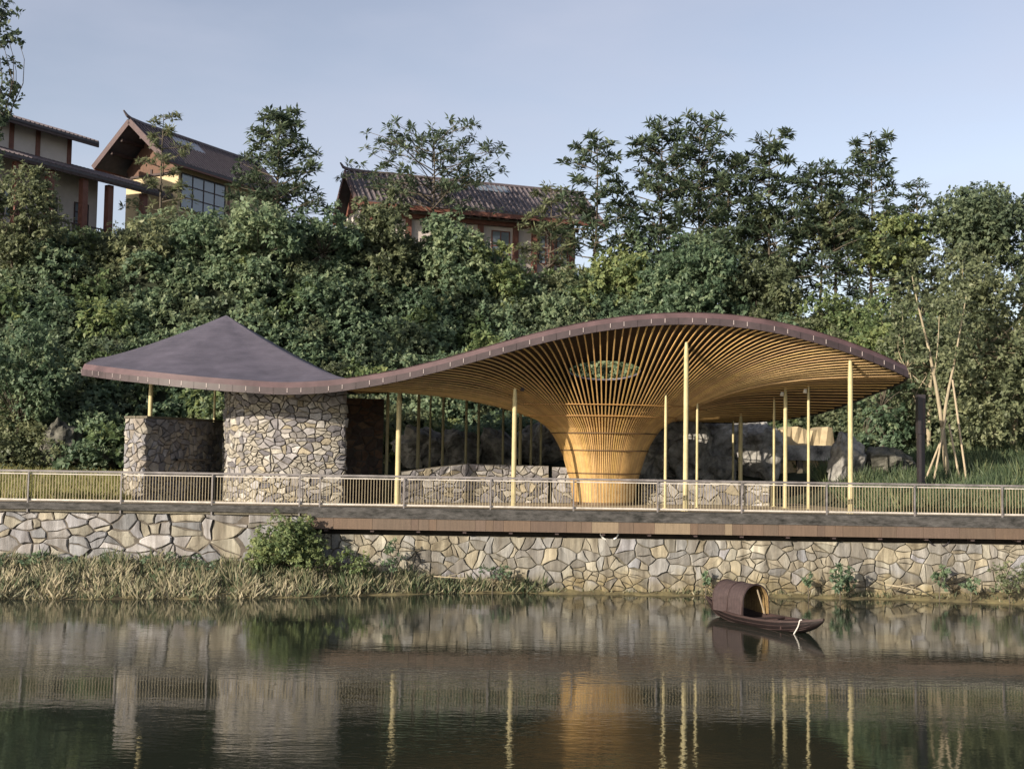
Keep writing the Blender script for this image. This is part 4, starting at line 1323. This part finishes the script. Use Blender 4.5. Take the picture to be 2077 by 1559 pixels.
T = [  # px, ytop, ybase, d, spread(m), label, seed, options
    (560, 213, 450, 62, 2.0, 'dark pointed tree with dense whorled leaves beside the gabled house', 101, dict(dens=1.7, lo=.12, size=.5)),
    (332, 222, 430, 63, 1.5, 'thin sparse tree in front of the yellow gable wall', 102, dict(dens=.55, lo=.3, size=.38, tb=.6, leaf='leaf_olive')),
    (868, 268, 520, 62, 2.6, 'umbrella shaped open tree in front of the long tiled roof', 103, dict(dens=.9, lo=.45, flat=True, size=.45)),
    (1110, 368, 520, 63, 1.7, 'small dark tree before the right end of the long house', 104, dict(dens=.5, lo=.2, size=.42, tb=.55, leaf='leaf_olive')),
    (1200, 265, 590, 60, 1.9, 'slim open whorled tree, first of the right hand row above the roof', 105, dict(dens=.85, lo=.25, size=.52)),
    (1335, 228, 600, 61, 2.2, 'tall whorled tree directly above the left part of the wavy roof crest', 106, dict(dens=1.4, lo=.15, size=.52)),
    (1425, 226, 610, 62, 2.6, 'tallest broad dark whorled tree above the roof crest', 107, dict(dens=1.7, lo=.12, size=.52)),
    (1487, 300, 610, 60, 1.9, 'shorter dark tree leaning on the tallest whorled tree', 108, dict(dens=1.2, lo=.15, size=.48)),
    (1566, 260, 620, 61, 2.1, 'spiky topped whorled tree right of the tallest tree', 109, dict(dens=1.2, lo=.25, size=.55)),
    (1655, 318, 620, 61, 2.2, 'broad dark whorled tree with bare pale stems right of the spiky topped tree', 110, dict(dens=1.3, lo=.38, size=.48)),
    (1757, 258, 620, 61, 2.0, 'pointed dark whorled tree, last tall one before the sky gap', 111, dict(dens=1.5, lo=.2, size=.5)),
    (1862, 352, 640, 60, 1.2, 'small thin pointed tree standing in the sky gap on the right', 112, dict(dens=.8, lo=.2, size=.4)),
]
for px, yt, yb, d, sp, lb, sd, kw in T: whorl_tree(px, yt, yb, d, sp, lb, sd, **kw)
TR = [
    (-30, -40, 420, 46, 150, 340, 'dark leafy tree overhanging the top left corner', 201, dict(leaf='leaf_dark', nl=20, per=150, size=.2, tb=.5)),
    (15, 315, 600, 47.5, 215, 560, 'olive round tree in front of the white house at the left edge', 202, dict(leaf='leaf_olive', nl=22, per=170, size=.2, tb=.55)),
    (285, 425, 560, 62, 150, 570, 'pale green rounded tree below the verandah of the left house', 203, dict(full=True, leaf='leaf_olive', nl=12, size=.24, tb=.7)),
    (400, 425, 560, 62, 140, 570, 'small dark round tree under the window of the gabled house', 204, dict(full=True, leaf='leaf_hill', nl=10, size=.24, tb=.35)),
    (520, 395, 600, 60, 190, 610, 'dense green round tree at the foot of the pointed dark tree', 205, dict(full=True, leaf='leaf_hill', nl=16, size=.26, tb=.55)),
    (650, 395, 600, 60, 170, 610, 'dark green round tree left of the long tiled house', 206, dict(full=True, leaf='leaf_hill', nl=14, size=.26, tb=.35)),
    (775, 375, 610, 60, 190, 620, 'olive tree before the left gable of the long house', 207, dict(full=True, leaf='leaf_olive', nl=16, size=.25, tb=.35)),
    (930, 420, 620, 60, 190, 630, 'mid green round tree under the eaves of the long house', 208, dict(full=True, leaf='leaf_hill', nl=14, size=.26, tb=.6)),
    (1005, 480, 640, 59, 130, 650, 'yellow green leafy tree left of the red posts of the long house', 209, dict(full=True, leaf='leaf_fresh', nl=14, size=.25, tb=.75)),
    (1240, 470, 640, 59, 170, 650, 'pale yellow green tree under the slim open whorled tree', 210, dict(full=True, leaf='leaf_fresh', nl=14, size=.25, tb=.8)),
    (1400, 480, 680, 58.5, 250, 690, 'grey green round tree behind the crest of the wavy roof', 211, dict(full=True, leaf='leaf_hill', nl=20, size=.25, tb=.35)),
    (1540, 490, 680, 58.5, 200, 690, 'dull olive tree right behind the roof where it starts to fall', 212, dict(full=True, leaf='leaf_olive', nl=16, size=.24, tb=.25)),
    (1795, 400, 660, 58, 190, 590, 'bright yellow green spreading tree in front of the pointed dark tree', 213, dict(leaf='leaf_fresh', nl=16, size=.24, tb=.85, stems=2, bark='bark_pale')),
    (1985, 362, 700, 60, 240, 560, 'dark round topped tree on the right skyline', 214, dict(leaf='leaf_dark', nl=22, per=150, size=.24, tb=.65, stems=2)),
    (1325, 395, 640, 59.5, 150, 650, 'dull green leafy tree below the tall tree above the left roof crest', 220, dict(full=True, leaf='leaf_hill', nl=13, size=.24, tb=.45)),
    (1455, 390, 640, 60, 150, 640, 'mid green leafy tree under the tallest whorled tree', 221, dict(full=True, leaf='leaf_hill', nl=13, size=.24, tb=.5)),
    (1575, 385, 640, 60, 140, 640, 'olive leafy tree under the spiky topped whorled tree', 222, dict(full=True, leaf='leaf_olive', nl=12, size=.24, tb=.4)),
    (1700, 385, 600, 60, 150, 540, 'open olive tree between the bare pale stems and the pointed dark tree', 223, dict(leaf='leaf_olive', nl=10, size=.24, tb=.45)),
    (1690, 575, 700, 57.5, 170, 700, 'light green shrub below the bare pale stems', 224, dict(full=True, leaf='leaf_fresh', nl=12, size=.22, tb=.6)),
    (1860, 470, 680, 59, 150, 660, 'loose grey green tree under the small thin pointed tree', 225, dict(full=True, leaf='leaf_olive', nl=10, size=.22, tb=.4)),
    (1960, 470, 700, 58.5, 160, 700, 'dense olive tree below the dark round topped tree', 226, dict(full=True, leaf='leaf_olive', nl=12, size=.22, tb=.5)),
    (1800, 590, 760, 56, 170, 740, 'bright shrubby tree above the right tip of the wavy roof', 227, dict(full=True, leaf='leaf_fresh', nl=13, size=.2, tb=.6)),
    (2085, 355, 700, 61, 130, 640, 'dark tree cut by the right edge of the skyline', 215, dict(leaf='leaf_dark', nl=12, size=.24, tb=.6)),
    (2030, 480, 930, 52, 270, 900, 'big olive green tree at the right edge above the grass bank', 216, dict(full=True, leaf='leaf_olive', nl=34, per=170, size=.2, tb=.55, bark='bark_pale', stems=2)),
    (1870, 560, 920, 54, 200, 900, 'olive tree behind the propped young tree', 217, dict(full=True, leaf='leaf_olive', nl=18, per=150, size=.2, tb=.35, bark='bark_pale', stems=2)),
    (30, 640, 940, 49, 210, 900, 'dark green bushy tree low at the left edge', 218, dict(leaf='leaf_hill', nl=22, per=170, size=.2, tb=.35)),
    (1790, 700, 945, 51, 120, 930, 'dark leafy bush hanging beside the last gold column', 219, dict(full=True, leaf='leaf_hill', nl=16, per=190, size=.22, tb=.35)),
]
for px, yt, yb, d, wpx, ycb, lb, sd, kw in TR: round_tree(px, yt, yb, d, wpx, ycb, lb, sd, **kw)

# young tree with props
d = 47.5
base = P(1920, 968, d)
r = thing('propped_tree', base, 'young pale trunked tree held by wooden stakes beside the black lamp post', 'tree')
b = MB()
limb(b, P(1925, 985, d), P(1912, 868, d), .13, .09, .01, 1)
limb(b, P(1912, 870, d), P(1880, 690, d), .085, .05, .02, 2)
limb(b, P(1912, 870, d), P(1935, 740, d + .2), .075, .045, .03, 3)
limb(b, P(1880, 690, d), P(1850, 560, d), .05, .02, .05, 4)
limb(b, P(1935, 740, d + .2), P(1960, 600, d), .045, .02, .05, 5)
limb(b, P(1895, 760, d), P(1905, 640, d), .03, .015, .05, 6)
b.build('trunk', M['bark_pale'], r, smooth=True)
lob = []
R = random.Random(9)
for i in range(30):
    p = P(R.uniform(1820, 2000), R.uniform(540, 730), d + R.uniform(-1, 1))
    lob.append((p.x, p.y, p.z, R.uniform(.4, .75), R.uniform(.3, .6), R.uniform(.3, .75)))
leaf_obj('crown', 'leaf_olive', *lobe_leaves(lob, 190, .17, 8, -.9, .4), parent=r)
for (a, bb) in (((1962, 985), (1932, 770)), ((1872, 985), (1908, 895)), ((1893, 980), (1918, 850)), ((1948, 980), (1925, 860))):
    b = MB(); b.tube([P(a[0], a[1], d - .6), P(bb[0], bb[1], d - .12)], .04, 8); b.build('stake', M['stake'], r)

# bushes along the water wall
BU = [(575, 1040, 1180, 39.2, 175, 1170, 'large dark green bush covering the wall at the left end of the deck', 301, dict(nl=30, per=520, size=.12, tb=.6, leaf='leaf_fresh')),
      (655, 1110, 1180, 38.9, 60, 1170, 'bright green bush just right of the large dark wall bush', 302, dict(nl=10, per=420, size=.10, tb=.7, leaf='leaf_fresh')),
      (722, 1105, 1180, 39.0, 80, 1170, 'light green leafy shrub under the deck fascia', 303, dict(nl=12, per=420, size=.11, tb=.6, leaf='leaf_fresh')),
      (795, 1085, 1180, 39.4, 50, 1165, 'upright narrow shrub climbing the tan wall', 304, dict(nl=10, per=420, size=.11, tb=.4, leaf='leaf_hill')),
      (1000, 1135, 1190, 39.6, 90, 1185, 'low grey green weed bush at the foot of the tan wall', 305, dict(nl=9, per=380, size=.10, tb=.3, leaf='leaf_hill')),
      (1432, 1152, 1190, 39.8, 22, 1188, 'tiny sprig growing from the wall left of the boat', 306, dict(nl=5, per=500, size=.10, tb=.4, leaf='leaf_hill')),
      (1640, 1150, 1195, 39.7, 30, 1192, 'small sprig on the shore just right of the boat', 307, dict(nl=6, per=460, size=.10, tb=.4, leaf='leaf_hill')),
      (1706, 1140, 1212, 39.4, 70, 1210, 'dark leafy bush hanging over the water right of the boat', 308, dict(nl=14, per=420, size=.12, tb=.3, leaf='leaf_hill')),
      (1907, 1140, 1205, 39.5, 44, 1200, 'dark green weed tuft by the wall near the driftwood', 309, dict(nl=9, per=420, size=.12, tb=.4, leaf='leaf_hill')),
      (1970, 1165, 1208, 39.3, 40, 1203, 'small weed tuft between the dark tuft and the corner bush', 310, dict(nl=7, per=420, size=.10, tb=.4, leaf='leaf_hill')),
      (2050, 1130, 1222, 38.9, 110, 1218, 'dry brownish bush in the right corner of the shore', 311, dict(nl=14, per=330, size=.10, tb=.5, leaf='leaf_olive')),
      (350, 1115, 1165, 38.9, 190, 1160, 'low dark green weeds at the foot of the grey wall, mid left', 312, dict(nl=16, per=380, size=.10, tb=.25, leaf='leaf_hill')),
      (80, 1110, 1165, 38.9, 190, 1160, 'low green weeds at the foot of the grey wall near the left edge', 313, dict(nl=16, per=380, size=.10, tb=.4, leaf='leaf_hill'))]
for px, yt, yb, d, wpx, ycb, lb, sd, kw in BU:
    round_tree(px, yt, yb, d, wpx, ycb, lb, sd, trunk_r=.025, name='bush', cat='bush', group='bushes along the shore', **kw)


# ------------------------------------------------------------------ grasses
def blades(name, mt, n, place, hmin, hmax, wid, seed, tb, tv, lean=.35, clump=0.0):
    g = np.random.default_rng(seed)
    pts = place(g, n)
    n = len(pts)
    h = g.uniform(hmin, hmax, n)
    if clump:
        cl = np.sin(pts[:, 0] * 2.3) * np.sin(pts[:, 0] * 0.71 + pts[:, 1] * 1.9) + 0.5 * np.sin(pts[:, 0] * 5.1 + pts[:, 1] * 3)
        h *= 1 + clump * cl
        tb = tb + 0.25 * np.sin(pts[:, 0] * 1.3 + pts[:, 1] * 2.0) * np.sin(pts[:, 0] * 3.7) - 0.22 * (pts[:, 1] > 38.6)
    d = np.stack([g.normal(size=n) * lean, g.normal(size=n) * lean, np.ones(n)], 1)
    nr = np.stack([g.normal(size=n) * .6, -np.ones(n), g.uniform(0, .5, n)], 1)
    return leaf_obj(name, mt, pts, d, nr, h, wid * g.uniform(.6, 1.3, n), np.clip(tb + tv * g.normal(size=n), 0, 1))


def bank_pts(g, n):
    x = g.uniform(-20, 1.2, n)
    keep = g.random(n) < np.interp(x, [-20, -6, -2.5, 1.2], [1, 1, .7, .12])
    x = x[keep]; n = len(x)
    a = g.random(n)
    sh = np.array([shore(q) for q in x])
    tp = np.interp(x, [-30, -12, -7, -3, 0, 12, 17, 30], [1.15, 1.05, 0.9, 0.42, 0.24, 0.2, 0.4, 0.5])
    return np.stack([x, sh + (40.3 - sh) * (a * 0.86 - .06 + .03 * np.sin(x * 4.1)), tp * np.maximum(a * .86 - .06, 0) ** .8 - .03], 1)
tag(blades('reeds', 'reed', 13000, bank_pts, .18, .52, .045, 31, .55, .3, .55, .45), 'dry tan and green reeds along the left bank', 'reeds', kind='stuff')


def shore_pts(g, n):
    x = g.uniform(-1, 20, n)
    keep = g.random(n) < (0.25 + 0.75 * (np.sin(x * 1.7) * np.sin(x * .6 + 1) > .15))
    x = x[keep]; n = len(x); a = g.random(n)
    sh = np.array([shore(q) for q in x])
    return np.stack([x, sh + (40.5 - sh) * a, .02 + .15 * a], 1)
tag(blades('shore_grass', 'reed', 2600, shore_pts, .08, .26, .03, 32, .35, .25), 'short tufts of grass along the foot of the tan wall', 'grass', kind='stuff')


def verge(xa, xb, da, db):
    def f(g, n):
        x = g.uniform(xa, xb, n); d = da + (db - da) * g.random(n)
        return np.stack([x, d, np.array([hill(p, q) for p, q in zip(x, d)]) - .02], 1)
    return f
tag(blades('verge_grass', 'grass', 16000, verge(-22, -13.3, 41.6, 50.5), .22, .6, .035, 33, .5, .25), 'tall olive grass behind the left railing', 'grass', kind='stuff')
tag(blades('bank_grass', 'grass_green', 26000, verge(13.3, 24, 41.8, 53), .25, .85, .038, 34, .45, .25, .35, .45), 'tall green grass on the bank behind the right railing', 'grass', kind='stuff')

# driftwood
for (a, bb, lb, w) in (((1795, 1185), (1865, 1197), 'pale driftwood branch lying on the right shore', .035), ((1835, 1180), (1880, 1203), 'forked dark driftwood stick crossing the pale one', .028),
                       ((880, 1168), (945, 1172), 'thin pale stick on the bank below the deck', .02)):
    p, q = P(*a, 39.6), P(*bb, 39.3)
    b = MB(); pts = limb(b, p, q, w, w * .4, .06, int(a[0]), 6)
    limb(b, pts[2], pts[2] + Vector((.5, -.1, .12)), w * .6, w * .2, .1, 5)
    tag(b.build('driftwood', M['bark_pale' if 'pale' in lb[:5] or 'thin' in lb else 'bark'], origin=p), lb, 'driftwood')

# ------------------------------------------------------------------ the boat
st, bw = PX(1478, 34.7, 0), PX(1637, 31.7, 0)
ctr = (st + bw) / 2; ctr.z = 0; ctr -= (bw - st).normalized() * 0.22
fr = Frame((ctr.x, ctr.y, 0), (bw.x - st.x, bw.y - st.y))
BOAT = thing('boat', ctr, 'small dark wooden boat with an arched brown canopy floating near the right bank', 'boat')
HL, HBm = 2.55, 0.53
half = lambda s: HBm * max(0.0, 1 - abs(s / HL) ** 2.2) ** 1.05 + 0.012
sheer = lambda s: 0.22 + (0.24 if s > 0 else 0.26) * (abs(s) / HL) ** 2.4
keel = lambda s: -0.14 + (sheer(s) + .07) * (abs(s) / HL) ** 2.6
NSs = 28
ss = [-HL + 2 * HL * k / NSs for k in range(NSs + 1)]
rows, rin = [], []
for s in ss:
    h, zt, zk = half(s), sheer(s), min(keel(s), sheer(s) - .06)
    prof = [(-1, 1), (-.96, .62), (-.82, .28), (-.5, .05), (0, 0), (.5, .05), (.82, .28), (.96, .62), (1, 1)]
    rows.append([fr((s, u * h, zk + (zt - zk) * v)) for u, v in prof])
    hi = max(h - .04, .004)
    zi = max(zk + .05, 0.04)
    zi = min(zi, zt - .01)
    rin.append([fr((s, -hi, zt)), fr((s, -hi * .9, zi)), fr((s, hi * .9, zi)), fr((s, hi, zt))])
MB().grid(rows).build('hull', M['hull'], BOAT, smooth=True)
MB().grid(rin).build('hull_inside', M['hull_in'], BOAT)
for sg in (-1, 1):
    b = MB()
    r0 = [fr((s, sg * (half(s) + .018), sheer(s) - .03)) for s in ss]; r1 = [fr((s, sg * (half(s) + .018), sheer(s) + .022)) for s in ss]
    r2 = [fr((s, sg * max(half(s) - .05, 0), sheer(s) + .022)) for s in ss]; r3 = [fr((s, sg * max(half(s) - .05, 0), sheer(s) - .03)) for s in ss]
    b.grid([r0, r1, r2, r3, r0]).build('gunwale', M['hull_in'], BOAT)
def hull_pt(s, u, v, out=.012):
    h, zt, zk = half(s), sheer(s), min(keel(s), sheer(s) - .06)
    return fr((s, u * (h + out), zk + (zt - zk) * v))
for sg in (-1, 1):
    for u, v in ((.965, .66), (.88, .36)):
        MB().tube([hull_pt(s, sg * u, v) for s in ss[2:-2]], .009, 5).build('strake', M['hull_in'], BOAT, smooth=True)
for s0, s1 in ((-2.2, -1.7), (1.55, 2.25)):
    b = MB()
    sq = [s0 + (s1 - s0) * k / 4 for k in range(5)]
    b.grid([[fr((s, -half(s) + .05, sheer(s) - .02)) for s in sq], [fr((s, half(s) - .05, sheer(s) - .02)) for s in sq]])
    b.grid([[fr((s, half(s) - .05, sheer(s) - .02)) for s in sq], [fr((s, half(s) - .05, sheer(s) - .1)) for s in sq]])
    b.build('end_deck', M['hull_in'], BOAT)
for s in (0.35, 0.95):
    b = MB(); b.box((s - .1, -half(s) + .03, .2), (s + .1, half(s) - .03, .235), fr); b.build('thwart', M['hull_in'], BOAT)
b = MB(); b.box((1.28, -half(1.3) + .02, .05), (1.33, half(1.3) - .02, .30), fr); b.build('bulkhead', M['hull_in'], BOAT)
c0, c1 = -1.62, -0.22
def arch(s, off, n=16):
    w_, h_ = 0.47 + off, 0.84 + off
    pts = [fr((s, -w_, .24))]
    for k in range(n + 1):
        a = math.pi * (1 - k / n)
        pts.append(fr((s, math.cos(a) * w_ * (0.98), .24 + h_ * (0.42 + 0.58 * math.sin(a)) if 0 < k < n else .24 + h_ * .42)))
    pts.append(fr((s, w_, .24)))
    return pts
sq = [c0 + (c1 - c0) * k / 5 for k in range(6)]
b = MB(); b.grid([arch(s, .0) for s in sq])
b.grid([arch(c0, -.022), arch(c0, 0)]); b.grid([arch(c1, 0), arch(c1, -.022)])
b.build('canopy', M['canopy'], BOAT, smooth=True)
MB().grid([arch(s, -.022) for s in reversed(sq)]).build('canopy_lining', M['canopy_in'], BOAT, smooth=True)
for s in (c0 + .02, (c0 + c1) / 2, c1 - .02):
    MB().tube(arch(s, .008), .016, 6).build('canopy_rib', M['hull_in'], BOAT, smooth=True)
b = MB(); b.bar(fr((c1 - .1, .38, .24)), fr((c1 - .1, .12, .92)), .03, .03); b.build('canopy_pole', M['stake'], BOAT)
p = fr((1.95, -half(1.95) + .02, sheer(1.95) + .03))
q = [fr((1.93, -half(1.95) - .03, sheer(1.95) + .02)), fr((1.88, -half(1.95) - .05, .2)), fr((1.78, -half(1.95) - .12, -.02)), fr((1.6, -half(1.7) - .75, -.03))]
b = MB(); b.tube(catmull([p] + q[:3], 4), .017, 6)
tag(b.build('mooring_rope', M['rope'], origin=p), 'pale mooring rope hanging from the boat into the water', 'rope')
